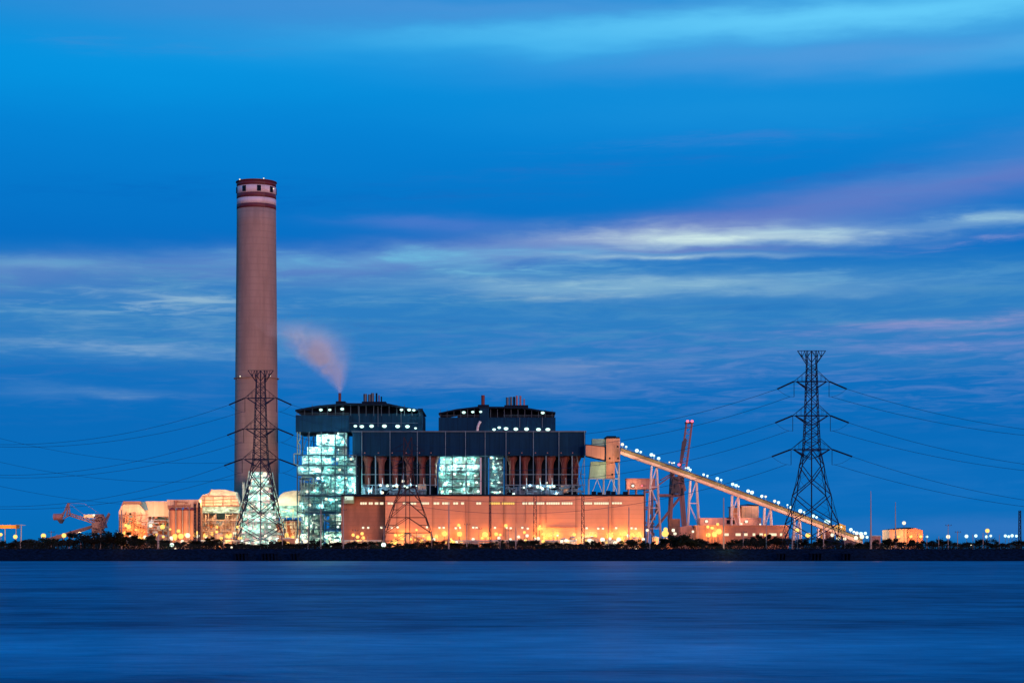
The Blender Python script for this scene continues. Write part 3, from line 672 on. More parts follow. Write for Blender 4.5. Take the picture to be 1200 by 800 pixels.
# ------------------------------------------------------------------ inclined conveyor
def conveyor():
    rr = random.Random(21)
    pts = [(727, 524.5, 1036), (1012, 631, 985)]
    def P(px, off=0.0):
        f = (px - 727) / (1012 - 727.0); Y = 1036 + (985 - 1036) * f
        py = 524.5 + 106.5 * f - 3.0 * math.sin(math.pi * f) * 0.6; return (X(px, Y), Y, Z(py + off, Y))
    t = thing('conveyor', 'long inclined coal conveyor lit by white lamps, running down from tower to right', 'conveyor', (X(860, 1010), 1010, G))
    def strip(a, b, o0, o1, hw, name, m):
        mb = MB(); N = 16; vs = []
        for i in range(N + 1):
            px = a + (b - a) * i / N; p = P(px, o0); q = P(px, o1)
            vs += [(p[0], p[1] - hw, p[2]), (p[0], p[1] + hw, p[2]), (q[0], q[1] + hw, q[2]), (q[0], q[1] - hw, q[2])]
        fs = [(4*i+k, 4*i+(k+1) % 4, 4*i+4+(k+1) % 4, 4*i+4+k) for i in range(N) for k in range(4)] + [(3, 2, 1, 0), (4*N, 4*N+1, 4*N+2, 4*N+3)]
        mb.add(vs, fs); return mb.build(name, m, t)
    strip(727, 1010, 0.4, 4.0, 2.0, 'conveyor_housing', 'conveyor_side')
    strip(727, 1010, 4.1, 7.6, 2.3, 'support_girder', 'conveyor_steel')
    strip(727, 1010, -0.2, 0.3, 2.2, 'roof_sheet', 'navy_roof')
    mb = MB()
    for px in range(730, 1008, 3):
        p = P(px, .2); mb.tube((p[0], p[1] - 2.2, p[2]), (p[0], p[1] - 2.2, p[2] + .9), .05, 3)
    a = P(728, .2); b = P(1008, .2); mb.tube((a[0], a[1] - 2.2, a[2] + .9), (b[0], b[1] - 2.2, b[2] + .9), .05, 3)
    mb.build('handrail', 'crane_dark', t)
    for px in (729, 733.5, 746, 750.5, 763, 766, 771.5, 784, 787, 789.5, 803, 806, 808.5, 824, 828.5, 840, 844.5, 858, 862, 865, 876, 880.5, 892, 896.5, 907, 911.5, 922, 926, 937, 941.5, 952, 956, 967, 970, 982, 985, 996, 999.5, 1003, 1008):
        up = -3.2 - (1.2 if rr.random() < .4 else 0); p = P(px, 0); q = P(px, up)
        lp = MB().ball((q[0], q[1] - 2.4, q[2]), rr.choice((.42, .6, .75, .85, .95))).build('conveyor_lamp', rr.choice(('glow_green', 'glow_green', 'glow_white', 'glow_turquoise')), t)
        MB().tube((p[0], p[1] - 2.4, p[2]), (q[0], q[1] - 2.4, q[2] - .5), .07, 4).build('lamp_post', 'pale_steel', lp)
    for px in (735, 770, 806, 843, 880, 915, 945, 975, 1000):
        q = P(px, -6); light(t, (q[0], q[1] - 7, q[2]), 900, (.9, .9, .75), .8)
        q = P(px, 16); light(t, (q[0], q[1] - 14, q[2]), 700, WARM, .8)
    for px, sp_, h, sp2 in ((766.5, 3, 643, 8.5), (812.5, 3.6, 643, 8), (861.5, 3.5, 643, 5.5), (899.5, 3.5, 643, 5.5), (934, 3, 643, 4.5), (962, 3, 643, 4)):
        p = P(px, 7.6); k = p[1] / F; mb = MB()
        T = [(p[0] + s_ * sp_ * k, p[1] + d * 1.6, p[2]) for s_ in (-1, 1) for d in (-1, 1)]
        B = [(p[0] + s_ * sp2 * k, p[1] + d * 3.0, G) for s_ in (-1, 1) for d in (-1, 1)]
        for a, b in zip(T, B): mb.tube(a, b, .42, 4)
        n = max(2, int((p[2] - G) / 9)); L = lambda a, b, f: tuple(a[i] + (b[i] - a[i]) * f for i in range(3))
        for i in range(1, n + 1):
            f = i / n; g_ = (i - 1) / n
            for u, v in ((0, 2), (1, 3)):
                mb.tube(L(T[u], B[u], f), L(T[v], B[v], f), .2, 4); mb.tube(L(T[u], B[u], f), L(T[v], B[v], g_), .16, 4) if i % 2 else mb.tube(L(T[u], B[u], g_), L(T[v], B[v], f), .16, 4)
        mb.build('trestle', 'trestle_paint', t)
conveyor()

# ------------------------------------------------------------------ ship unloader crane with raised boom
def crane():
    Y = 1150.0
    t = thing('unloader_crane', 'red-brown crane with its boom raised steeply, red lights at the tip', 'crane', (X(790, Y), Y, G))
    b = MB()
    for a, c, d, e in ((797.5, 549, 805, 494.5), (804.5, 549, 811.5, 494.5)):
        for dy in (0, 5): b.tube((X(a, Y), Y + dy, Z(c, Y)), (X(d, Y), Y + dy, Z(e, Y)), .5, 4)
    for i in range(9):
        f, g_ = i / 8, (i + .8) / 8; 
        xa, ya = 797.5 + 7.5 * f, 549 - 54.5 * f; b.pt(xa, ya, xa + 7 - f * .4, ya, Y, .25)
        if i < 8: xb, yb = 797.5 + 7.5 * g_, 549 - 54.5 * g_; b.pt(xa, ya, xb + 6.5, yb, Y, .15)
    b.build('boom', 'crane_steel', t)
    b = MB(); b.prism([(799.5, 517), (804, 513), (805, 516), (802, 530), (799, 546), (796, 546)], Y - 1, Y + 1); b.build('hoist_gear', 'crane_dark', t)
    b = MB(); b.pb(803.5, 813, 494, 495.5, Y - 1, 7); b.build('boom_tip', 'crane_steel', t)
    for a, c in ((805.8, 493.8), (811, 493.8), (795.8, 544.5)): MB().ball((X(a, Y - 3), Y - 3, Z(c, Y)), .8).build('warning_light', 'glow_red', t)
    light(t, (X(795.5, Y), Y - 5, Z(543, Y)), 500, (1, .1, .15), .5)
    b = MB()
    for a, c, d, e, w in ((789, 552, 786, 610, 1.1), (798, 552, 803, 616, 1.2), (772, 580, 800, 580, 1.0), (770, 618, 798, 582, .5), (775, 562, 790, 553, .4), (764, 574, 798, 549, .35), (797, 549, 803, 575, .8)):
        for dy in (0, 14): b.tube((X(a, Y), Y + dy, Z(c, Y)), (X(d, Y), Y + dy, Z(e, Y)), w, 4)
    for a in (786, 803): b.tube((X(a, Y), Y, Z(612, Y)), (X(a, Y), Y, G), 1.1, 4)
    b.build('portal_frame', 'crane_steel', t)
    b = MB(); b.pb(787, 795, 558, 577, Y - 2, 10); b.prism([(786, 578), (798, 578), (795, 566), (789, 560)], Y - 3, Y - 2.2); clutter(b, 785, 802, 553, 580, Y - 3, 40, random.Random(2), 3, 1); b.build('machinery_house', 'crane_dark', t)
    b = MB(); b.pb(768.5, 771, 590, 602, Y - 2, 3); b.pb(767, 773, 597, 600, Y - 2.4, 1); b.build('cab', 'crane_dark', t)
    t = thing('sampling_house', 'pinkish windowless box house on steel legs between tower and crane', 'building', (X(752, 1100), 1100, G))
    MB().pb(734, 768, 561, 573, 1100, 10).build('wall', 'pink_cladding', t); MB().pb(733.5, 768.5, 560.2, 561, 1099.6, 11).build('roof', 'crane_steel', t)
    b = MB()
    for px in (737, 746, 756, 765):
        for dy in (1, 9): b.tube((X(px, 1100), 1100 + dy, G), (X(px, 1100), 1100 + dy, Z(573, 1100)), .4, 4)
    clutter(b, 735, 768, 574, 640, 1103, 50, random.Random(5), 5); b.build('steel_legs', 'crane_steel', t)
    MB().ball((X(741.5, 1099), 1098, Z(569, 1099)), .8).build('wall_lamp', 'glow_white', t); light(t, (X(741.5, 1099), 1096, Z(569, 1099)), 900, WARM)
    MB().ball((X(752, 1099), 1099, Z(569, 1099)), .45).build('wall_lamp', 'glow_red', t)
crane()

# ------------------------------------------------------------------ coal stacker (left)
def stacker():
    Y = 1140.0
    t = thing('coal_stacker', 'rusty stacker-reclaimer with slewing boom and hanging drum above the coal yard', 'stacker', (X(108, Y), Y, G))
    b = MB(); b.lathe; k = Y / F
    b.tube((X(63, Y), Y, Z(605.3, Y)), (X(73, Y), Y, Z(605.3, Y)), 3.9 * k, 14); b.build('counterweight', 'pink_cladding', t)
    b = MB(); b.prism([(67, 609), (75, 608), (72, 613), (70, 613)], Y - 1, Y + 2); b.build('chute', 'crane_dark', t)
    b = MB()
    for a, c, d, e, w in ((73, 606, 80, 589, .5), (78, 604, 81, 589, .6), (82.5, 603, 80.5, 589, .35), (72, 602, 79, 596, .25), (75, 607, 82, 603, .5)): b.pt(a, c, d, e, Y, w); b.pt(a, c, d, e, Y + 5, w)
    b.build('mast', 'crane_steel', t)
    b = MB()
    for dy in (0, 5):
        b.pt(80, 600.5, 119, 613, Y + dy, .45); b.pt(81, 603.5, 118, 615.5, Y + dy, .5)
        for i in range(10): f = i / 10; g_ = (i + 1) / 10; b.pt(80 + 39*f, 600.5 + 12.5*f, 81 + 37*g_, 603.5 + 12*g_, Y + dy, .2)
    b.pt(81, 589.5, 99, 589.8, Y + 2, .12); b.pt(99, 589.8, 116, 601, Y + 2, .1); b.pt(81, 589.5, 100, 604, Y + 2, .1)
    b.build('boom', 'crane_steel', t)
    b = MB(); b.pb(98, 110, 602.5, 606.5, Y - 1, 5); b.build('machinery_house', 'beige_wall', t)
    MB().ball((X(110, Y - 2), Y - 2, Z(603.5, Y)), .75).build('floodlight', 'glow_white', t); light(t, (X(104, Y), Y - 8, Z(600, Y)), 900, WARM)
    b = MB(); b.pb(112, 119, 602, 624, Y, 7); b.pb(107.5, 111.5, 614, 628, Y, 7); b.prism([(108, 612), (121, 610), (123, 618), (106, 618)], Y - 1, Y + 7); clutter(b, 108, 124, 604, 626, Y - 1, 30, random.Random(8), 4, 1)
    for d in (110, 118): b.tube((X(d, Y), Y, G), (X(d, Y), Y, Z(618, Y)), .9, 4)
    b.build('slewing_tower', 'crane_steel', t)
    b = MB(); b.pt(121, 614, 128, 601, Y, .7); b.pt(124, 614, 129, 602, Y, .3); b.pt(119, 610, 126, 606, Y, .4); b.build('tail_boom', 'crane_steel', t)
    light(t, (X(100, Y), Y - 14, Z(625, Y)), 1500, WARM, 1)
    b = MB(); Yc = 1120; b.prism([(50, 632), (85, 621.5), (106, 615.5), (106, 618.5), (88, 625), (60, 634)], Yc, Yc + 4)
    for px in (66, 80, 94): b.tube((X(px, Yc), Yc + 2, G), (X(px, Yc), Yc + 2, Z(626, Yc)), .4, 4)
    g = b.build('feed_conveyor', 'brown_cladding', loc=(X(78, Yc), Yc, G)); tag(g, 'low brown feed conveyor sloping up to the coal stacker', 'conveyor')
    # coal heaps
    hp = []
    for px, w, h in ((30, 34, 631), (118, 40, 629), (1030, 30, 634)):
        Yh = 1180; b = MB(); kk = Yh / F; r2 = random.Random(px); n = 26
        b.lathe(X(px, Yh), Yh + 10, [(w * kk, G), (w*.7*kk, G + (Z(h, Yh) - G) * .45), (w*.3*kk, G + (Z(h, Yh) - G) * .85), (.3, Z(h, Yh))], n)
        o = b.build('coal_heap', 'coal', loc=(X(px, Yh), Yh + 10, G)); tag(o, None, 'coal heap', 'black coal heaps'); hp.append((px, o))
    name_row(hp, 'low black coal heap')
    # canopy at the left edge
    Y = 1080; t = thing('canopy', 'flat yellow-lit canopy roof on thin posts at the left edge', 'canopy', (X(8, Y), Y, G))
    MB().pb(-14, 19, 614.8, 618.8, Y, 8).build('fascia', 'yellow_paint', t); b = MB()
    for px in (-10, 5, 18, 24): b.tube((X(px, Y), Y + 2, G), (X(px, Y), Y + 2, Z(618.8 if px < 20 else 614, Y)), .3, 4)
    b.pt(18, 614.5, 30, 615, Y + 2, .2); b.build('post', 'pale_steel', t)
    light(t, (X(6, Y), Y - 8, Z(622, Y)), 1500, SOD)
stacker()

# ------------------------------------------------------------------ left plant: desulphurisation buildings, silos, ducts
def left_plant():
    rr = random.Random(31); Y = 1040.0
    t = thing('duct_building', 'beige duct building with chamfered roof, leftmost block of the plant', 'building', (X(157, Y), Y, G))
    MB().prism([(139.3, 599), (142, 593), (145, 590.5), (163, 590.5), (172, 601.5), (172, 643), (139.3, 643)], Y, Y + 22).build('wall', 'beige_wall', t)
    MB().prism([(142.2, 592.6), (144.5, 587), (164, 587), (166, 590.2), (145, 590.2)], Y + .5, Y + 22).build('roof', 'brown_cladding', t)
    b = MB()
    for py in (602.5, 618.5, 624): b.pb(139, 174, py, py + .8, Y - .5, .45)
    for px in (141, 148, 156.5, 158.5, 165, 172): b.pb(px - .45, px + .45, 599.5 if px > 146 else 603.4, 643, Y - 1.2, .6)
    clutter(b, 141, 172, 603, 637, Y - 1.5, 42, rr, 5, .5); b.build('framing', 'brown_cladding', t)
    for px in (148, 153): MB().tube((X(px, Y), Y - .5, Z(602, Y)), (X(px, Y), Y + .4, Z(602, Y)), .6, 8).build('vent_opening', 'dark_void', t)
    MB().pb(149, 155, 604, 616, Y - .3, .25).build('louvre', 'blue_grey', t)
    t = thing('duct', 'long beige horizontal gas duct with a slanting grey panel above open bays', 'duct', (X(185, Y), Y + 3, G))
    MB().pb(170, 200, 587, 605, Y + 3, 16).build('duct_body', 'beige_wall', t)
    MB().prism([(162.5, 587.6), (170.5, 587.6), (174, 597.5), (166, 597.5)], Y + 2.4, Y + 2.9).build('slanting_panel', 'blue_grey', t)
    b = MB()
    for px in (175, 179, 197): b.tube((X(px, Y), Y + 6, G), (X(px, Y), Y + 6, Z(605, Y)), .45, 4)
    b.pb(172, 200, 611, 612.5, Y + 5, 2); clutter(b, 174, 197, 607, 640, Y + 6, 40, rr, 5); b.build('duct_support', 'brown_cladding', t)
    MB().pb(178, 198, 616, 643, Y + 10, 8).build('lower_block', 'brown_cladding', t)
    MB().pb(173, 198, 604, 616, Y + 12, 6).build('inner_wall', 'blue_grey', t)
    for q, (a, c, nm_) in enumerate(((141, 172, 'brown_cladding'), (173, 198, 'pale_steel'), (173, 198, 'brown_cladding'))):
        b = MB(); YY = 1037.0 if q == 0 else 1042.0 + q; clutter(b, a, c, 605, 641, YY, 36, rr, 6, 1)
        for py in (609, 620, 631): b.pt(a, py, c, py, YY, .2)
        b.build('pipework', nm_, t)
    # silos
    s0 = None; its = []
    for i, px in enumerate((202, 210, 218, 225.5)):
        Ys = 1030.0; k = Ys / F; cx = X(px, Ys)
        if s0 is None:
            s0 = thing('silo', '', 'silo', (cx, Ys, G), 'row of tall brown silos'); z = lambda p: Z(p, Ys)
            MB().lathe(cx, Ys, [(3.7*k, z(643)), (3.7*k, z(598))], 24).build('silo_shell', 'brown_cladding', s0, smooth=False)
            MB().lathe(cx, Ys, [(3.95*k, z(598)), (3.95*k, z(597)), (1.2*k, z(594.5))], 24).build('silo_cap', 'rust_silo', s0)
            b = MB(); b.tube((cx - 1.5, Ys - 3.9*k, G), (cx - 1.5, Ys - 3.9*k, z(597)), .16, 5); b.build('ladder', 'pale_steel', s0); o = s0
        else:
            o = copy_tree(s0); o.location = (cx, Ys + (i % 2) * .8, G)
        its.append((px, o))
    for (px, o), w in zip(its, ('leftmost of the four tall brown silos', 'second from left of the four tall brown silos', 'third from left of the four tall brown silos', 'rightmost of the four tall brown silos')): o['label'] = w
    t = thing('silo_gallery', 'beige gallery with orange framing running over the tops of the silos', 'gallery', (X(214, 1037), 1037, G))
    MB().pb(196, 233, 585.2, 594, 1036, 9).build('gallery_wall', 'beige_wall', t)
    MB().pb(228.5, 236, 594, 643, 1046, 6).build('end_wall', 'brown_cladding', t)
    b = MB(); clutter(b, 197, 232, 586, 597, 1035, 34, rr, 5, .4)
    for px in (197, 232): b.tube((X(px, 1037), 1043, G), (X(px, 1037), 1043, Z(594, 1037)), .5, 4)
    b.build('framing', 'brown_cladding', t)
    # domed duct / absorber
    Y = 1050.0
    t = thing('gas_duct', 'domed pale gas duct with grey funnel hopper below, left of the chimney base', 'duct', (X(256, Y), Y, G))
    MB().prism([(231, 587), (237.5, 579.5), (244, 578), (248.5, 573.3), (263, 573.3), (275, 576), (280, 591.5), (231, 592)], Y, Y + 16).build('duct_hood', 'duct_metal', t)
    b = MB(); b.pb(236, 277, 581, 581.9, Y - .4, .3); b.pb(231, 281, 591.9, 593, Y - .6, 15); b.pt(248, 573, 244, 581, Y - .3, .2); b.build('duct_flange', 'brown_cladding', t)
    MB().pb(233, 280, 593.1, 600.8, Y + .5, 14).build('duct_body', 'casing', t)
    kx = MB(); F_ = lambda a, y0, p: (X(a, Y), y0, Z(p, Y))
    vs = [F_(243.5, Y + 1, 600.9), F_(270, Y + 1, 600.9), F_(270, Y + 13, 600.9), F_(243.5, Y + 13, 600.9), F_(253.5, Y + 6, 608), F_(260, Y + 6, 608), F_(260, Y + 9, 608), F_(253.5, Y + 9, 608)]
    kx.add(vs, [(0,1,2,3), (7,6,5,4), (4,5,1,0), (5,6,2,1), (6,7,3,2), (7,4,0,3)]); kx.build('hopper', 'hopper_paint', t)
    b = MB()
    for px in (235, 244, 252.5, 264, 272, 280):
        for YY in (Y + 1.5, Y + 13): b.tube((X(px, Y), YY, G), (X(px, Y), YY, Z(601, Y)), .3, 4)
    b.pt(233, 609.2, 281, 609.2, Y, .3); b.pt(233, 622, 281, 622, Y, .3); clutter(b, 234, 281, 603, 640, Y + 2, 70, rr, 5); b.build('support_frame', 'beige_wall', t)
    MB().pb(232, 281, 600, 643, Y + 16, 6).build('rear_wall', 'beige_wall', t)
    for nm_, m_, YY, n in (('pipework', 'brown_cladding', Y + 10, 50), ('pipework', 'pale_steel', Y + 5, 34)):
        b = MB(); clutter(b, 233, 281, 609, 641, YY, n, rr, 6, 1)
        for py in (612, 620, 630): b.pt(233, py, 281, py, YY, .2)
        b.build(nm_, m_, t)
    b = MB(); b.pt(235, 586, 279, 584.5, Y - .6, .25); b.pt(233, 589, 280, 588.5, Y - .6, .3)
    for px in (240, 250, 262, 271): b.pt(px, 581, px + rr.uniform(-2, 2), 592, Y - .8, .22)
    b.build('hood_ribs', 'brown_cladding', t)
    MB().pb(284, 286.4, 565, 596, 1060, 2).build('standpipe', 'duct_metal', t)
    light(t, (X(258, Y), Y - 9, Z(588, Y)), 2000, (1, .6, .25), .8); light(t, (X(240, Y), Y - 7, Z(588, Y)), 900, (1, .5, .15), .8); light(t, (X(272, Y), Y - 7, Z(588, Y)), 900, (1, .55, .2), .8); light(t, (X(257, Y), Y - 7, Z(598, Y)), 260, COOL, .8)
    t = thing('gas_duct', 'warm-lit pale gas duct joining the chimney base to the boiler steelwork', 'duct', (X(335, Y), Y, G))
    MB().prism([(322, 592), (328, 580), (333, 576.5), (344, 574.5), (352, 575), (352, 592)], Y + 8, Y + 20).build('duct_hood', 'duct_metal', t)
    MB().pb(322, 352, 592.3, 606, Y + 9, 10).build('duct_body', 'casing', t)
    MB().pb(333, 348, 608, 609.6, Y + 4, 5).build('canopy', 'dark_void', t)
    b = MB()
    for px in (327, 334, 341, 348): b.tube((X(px, Y), Y + 7, G), (X(px, Y), Y + 7, Z(604, Y)), .3, 4)
    clutter(b, 325, 350, 596, 640, Y + 5, 60, rr, 5); b.build('support_frame', 'beige_wall', t); MB().pb(322, 352, 610, 643, Y + 17, 5).build('rear_wall', 'brown_cladding', t)
    light(t, (X(338, Y), Y, Z(586, Y)), 1200, (1, .6, .22), .8); light(t, (X(336, Y), Y, Z(600, Y)), 900, COOL, .8)
    # lit process tower in front of the chimney
    Y = 1052.0; t = thing('process_tower', 'pale scaffold-like process tower crowded with white lamps in front of the chimney', 'tower', (X(305, Y), Y, G))
    b = MB(); lv = [(552, 12), (560, 13), (569, 15), (578, 17), (588, 20), (600, 25), (612, 27), (626, 29), (642, 31)]
    for (p0, w0), (p1, w1) in zip(lv, lv[1:]):
        for f in (-1, -.4, .3, 1):
            for YY in (Y, Y + 12): b.tube((X(304 + w0*f, Y), YY, Z(p0, Y)), (X(304 + w1*f, Y), YY, Z(p1, Y)), .3, 4)
        for YY in (Y, Y + 12):
            b.tube((X(304 - w1, Y), YY, Z(p1, Y)), (X(304 + w1, Y), YY, Z(p1, Y)), .3, 4); b.tube((X(304 - w0, Y), YY, Z(p0, Y)), (X(304 + w1, Y), YY, Z(p1, Y)), .18, 4)
    b.build('steel_frame', 'casing', t)
    b = MB()
    for (p0, w0), (p1, w1) in zip(lv, lv[1:]): b.box(X(304 - w1*.92, Y), X(304 + w1*.92, Y), Y + .6, Y + 11.4, Z(p1, Y) + .35, Z(p1, Y) + .6)
    b.build('floor_grating', 'pale_steel', t)
    for (p0, w0), (p1, w1) in zip(lv, lv[1:]): MB().pb(304 - w0*.78, 304 + w0*.7, p0 + 1, p1 - 1.2, Y + 5, 4).build('casing_panel', 'casing', t)
    b = MB(); clutter(b, 280, 328, 598, 640, Y + 1.5, 90, rr, 5); clutter(b, 291, 317, 554, 598, Y + 1.5, 50, rr, 4); b.build('pipework', 'white_paint', t)
    n = 0
    for (p0, w0), (p1, w1) in zip(lv, lv[1:]):
        m = 3 + int(w0 / 8)
        for i in range(m):
            a = 304 - w0*.85 + 1.7*w0*(i + .5) / m + rr.uniform(-1.3, 1.3); c = (p0 + p1) / 2 + rr.uniform(-2.5, 2.5)
            MB().ball((X(a, Y), Y - 1, Z(c, Y)), rr.uniform(.6, 1.15)).build('work_lamp', 'glow_green' if rr.random() < .55 else 'glow_white', t)
            if i % 2 == 0: light(t, (X(a, Y), Y + 1.5, Z(c, Y)), 230, (.7, 1, .8), .6)
left_plant()

# ------------------------------------------------------------------ right-hand buildings
def left_fill_lights():  # lights without fixtures, added to brighten the left plant
    t = bpy.data.objects['duct_building']; g = bpy.data.objects['silo_gallery']; d = bpy.data.objects['duct']
    for px, py, e, c in ((146, 597, 900, WARM), (152, 606, 700, SOD), (163, 600, 900, WARM), (150, 622, 1300, SOD), (166, 624, 1300, SOD), (160, 612, 700, (1, .55, .2))): light(t, (X(px, 1035), 1035, Z(py, 1035)), e * .42, c, .5)
    for px, py, e, c in ((176, 598, 1000, WARM), (192, 596, 1000, WARM), (186, 614, 1200, SOD), (176, 608, 700, (.9, .9, 1))): light(d, (X(px, 1036), 1036, Z(py, 1036)), e * .45, c, .5)
    for px, py, e, c in ((203, 590, 900, SOD), (214, 589, 900, WARM), (226, 589, 900, WARM), (209, 612, 900, SOD), (222, 612, 900, SOD)): light(g, (X(px, 1018), 1018, Z(py, 1018)), e * .6, c, .5)
left_fill_lights()
def right_buildings():
    rr = random.Random(41); Y = 1010.0
    t = thing('workshop', 'long low red workshop with a row of lit windows under the conveyor', 'building', (X(872, 990), 990, G))
    MB().pb(816, 924, 616, 643.4, 990, 20).build('wall', 'red_wall', t); MB().pb(815, 925, 615, 616, 989.5, 21).build('roof_edge', 'brown_cladding', t)
    for a, b in ((849, 854), (862, 868), (872, 876), (882, 885), (890, 894), (901, 903), (902.5, 910), (914, 917)): MB().pb(a, b, 624.5, 627.5, 989.8, .15).build('window', 'lit_window', t)
    t = thing('office_block', 'dark flat block with two black windows standing on the red workshop', 'building', (X(865, 1012), 1012, G))
    MB().pb(820, 892, 606.5, 643, 1012, 14).build('wall', 'pink_cladding', t)
    for a, b in ((851.5, 855.5), (857, 861)): MB().pb(a, b, 609, 613.5, 1011.8, .15).build('window', 'dark_void', t)
    MB().pb(852, 860, 606, 607, 1011.5, 15).build('roof_edge', 'navy_roof', t)
    for px, py in ((828, 610.5), (874.8, 610.8), (841.5, 613.5), (869, 613.5), (891, 614)):
        MB().ball((X(px, 1010), 1010.5, Z(py, 1010)), .8 if py < 612 else .5).build('wall_lamp', 'glow_white', t)
        if py < 612: light(t, (X(px, 1010), 1008, Z(py, 1010)), 500, WARM)
    t = thing('crusher_house', 'square tan crusher house with sloping dark roof above the red workshop', 'building', (X(873, 1028), 1028, G))
    MB().pb(856.5, 869, 594.5, 643, 1028, 10).build('wall', 'brown_cladding', t); MB().pb(869.2, 889, 592.5, 643, 1027, 12).build('wall', 'beige_wall', t)
    MB().prism([(856, 594.2), (876, 591), (889.5, 592.3), (889.5, 591.6), (876, 590.2), (856, 593.3)], 1026.4, 1040).build('roof', 'navy_roof', t)
    light(t, (X(862, 1015), 1015, Z(604, 1015)), 1500, SOD)
    t = thing('store_house', 'small pink flat-roofed store with gable left of the red workshop', 'building', (X(806, 1000), 1000, G))
    MB().prism([(797.5, 617), (810, 615), (815, 624), (815, 643), (797.5, 643)], 1000, 1012).build('wall', 'pink_cladding', t); MB().pb(784, 797, 607.5, 643, 1040, 8).build('rear_wing', 'red_wall', t)
    light(t, (X(806, 985), 985, Z(622, 985)), 900, WARM)
    # yellow portal machine
    Y = 1000.0
    t = thing('portal_machine', 'yellow portal machine at the foot of the conveyor behind the right pylon', 'machine', (X(976, Y), Y, G))
    MB().pb(962, 984, 615, 618.5, Y, 6).build('top_beam', 'yellow_paint', t)
    b = MB(); b.pb(962, 965.5, 618.7, 643, Y, 4); b.prism([(981, 618.5), (984, 613), (991, 615.5), (991.5, 632), (988, 632), (987, 622), (985, 632), (981.5, 632)], Y - 1, Y + 4); b.build('leg', 'yellow_paint', t)
    MB().pb(966, 978, 622, 643, Y + 4, 5).build('machine_house', 'pink_cladding', t)
    light(t, (X(975, Y), Y - 8, Z(622, Y)), 2400, (1, .6, .15)); 
    t = thing('switch_house', 'low pale switch house at the right end of the conveyor', 'building', (X(1000, Y), 1010, G))
    MB().pb(990, 1007, 627, 643, 1010, 8).build('wall', 'pink_cladding', t); MB().pb(989.5, 1007.5, 625.8, 627, 1009.6, 9).build('roof', 'beige_wall', t)
    t = thing('switch_house', 'tiny flat-roofed cabin just right of the tall tapered pole', 'building', (X(1028, Y), 1010, G))
    MB().pb(1022, 1032, 628, 643, 1010, 8).build('wall', 'pink_cladding', t); MB().pb(1021.5, 1032.5, 627, 628, 1009.6, 9).build('roof', 'pale_steel', t)
    Y = 960.0
    t = thing('storage_hall', 'small tan hall with dark pitched roof and orange gable end, far right', 'building', (X(1060, Y), Y, G))
    MB().prism([(1042, 620.3), (1063.6, 619.3), (1063.6, 643), (1042, 643)], Y, Y + 18).build('wall', 'beige_wall', t)
    MB().prism([(1063.8, 620), (1073, 618.4), (1081.5, 621), (1081.5, 643), (1063.8, 643)], Y - 1, Y + 18).build('gable_wall', 'brown_cladding', t)
    MB().prism([(1041.5, 620), (1062, 617.6), (1074, 618), (1063.4, 619.1)], Y - 1.2, Y + 18.3).build('roof', 'navy_roof', t)
    for px in (1052, 1066.5, 1078): MB().ball((X(px, Y), Y - 1.8, Z(628.5, Y)), .8).build('wall_lamp', 'glow_sodium', t); light(t, (X(px, Y), Y - 5, Z(627, Y)), 700, SOD)
right_buildings()

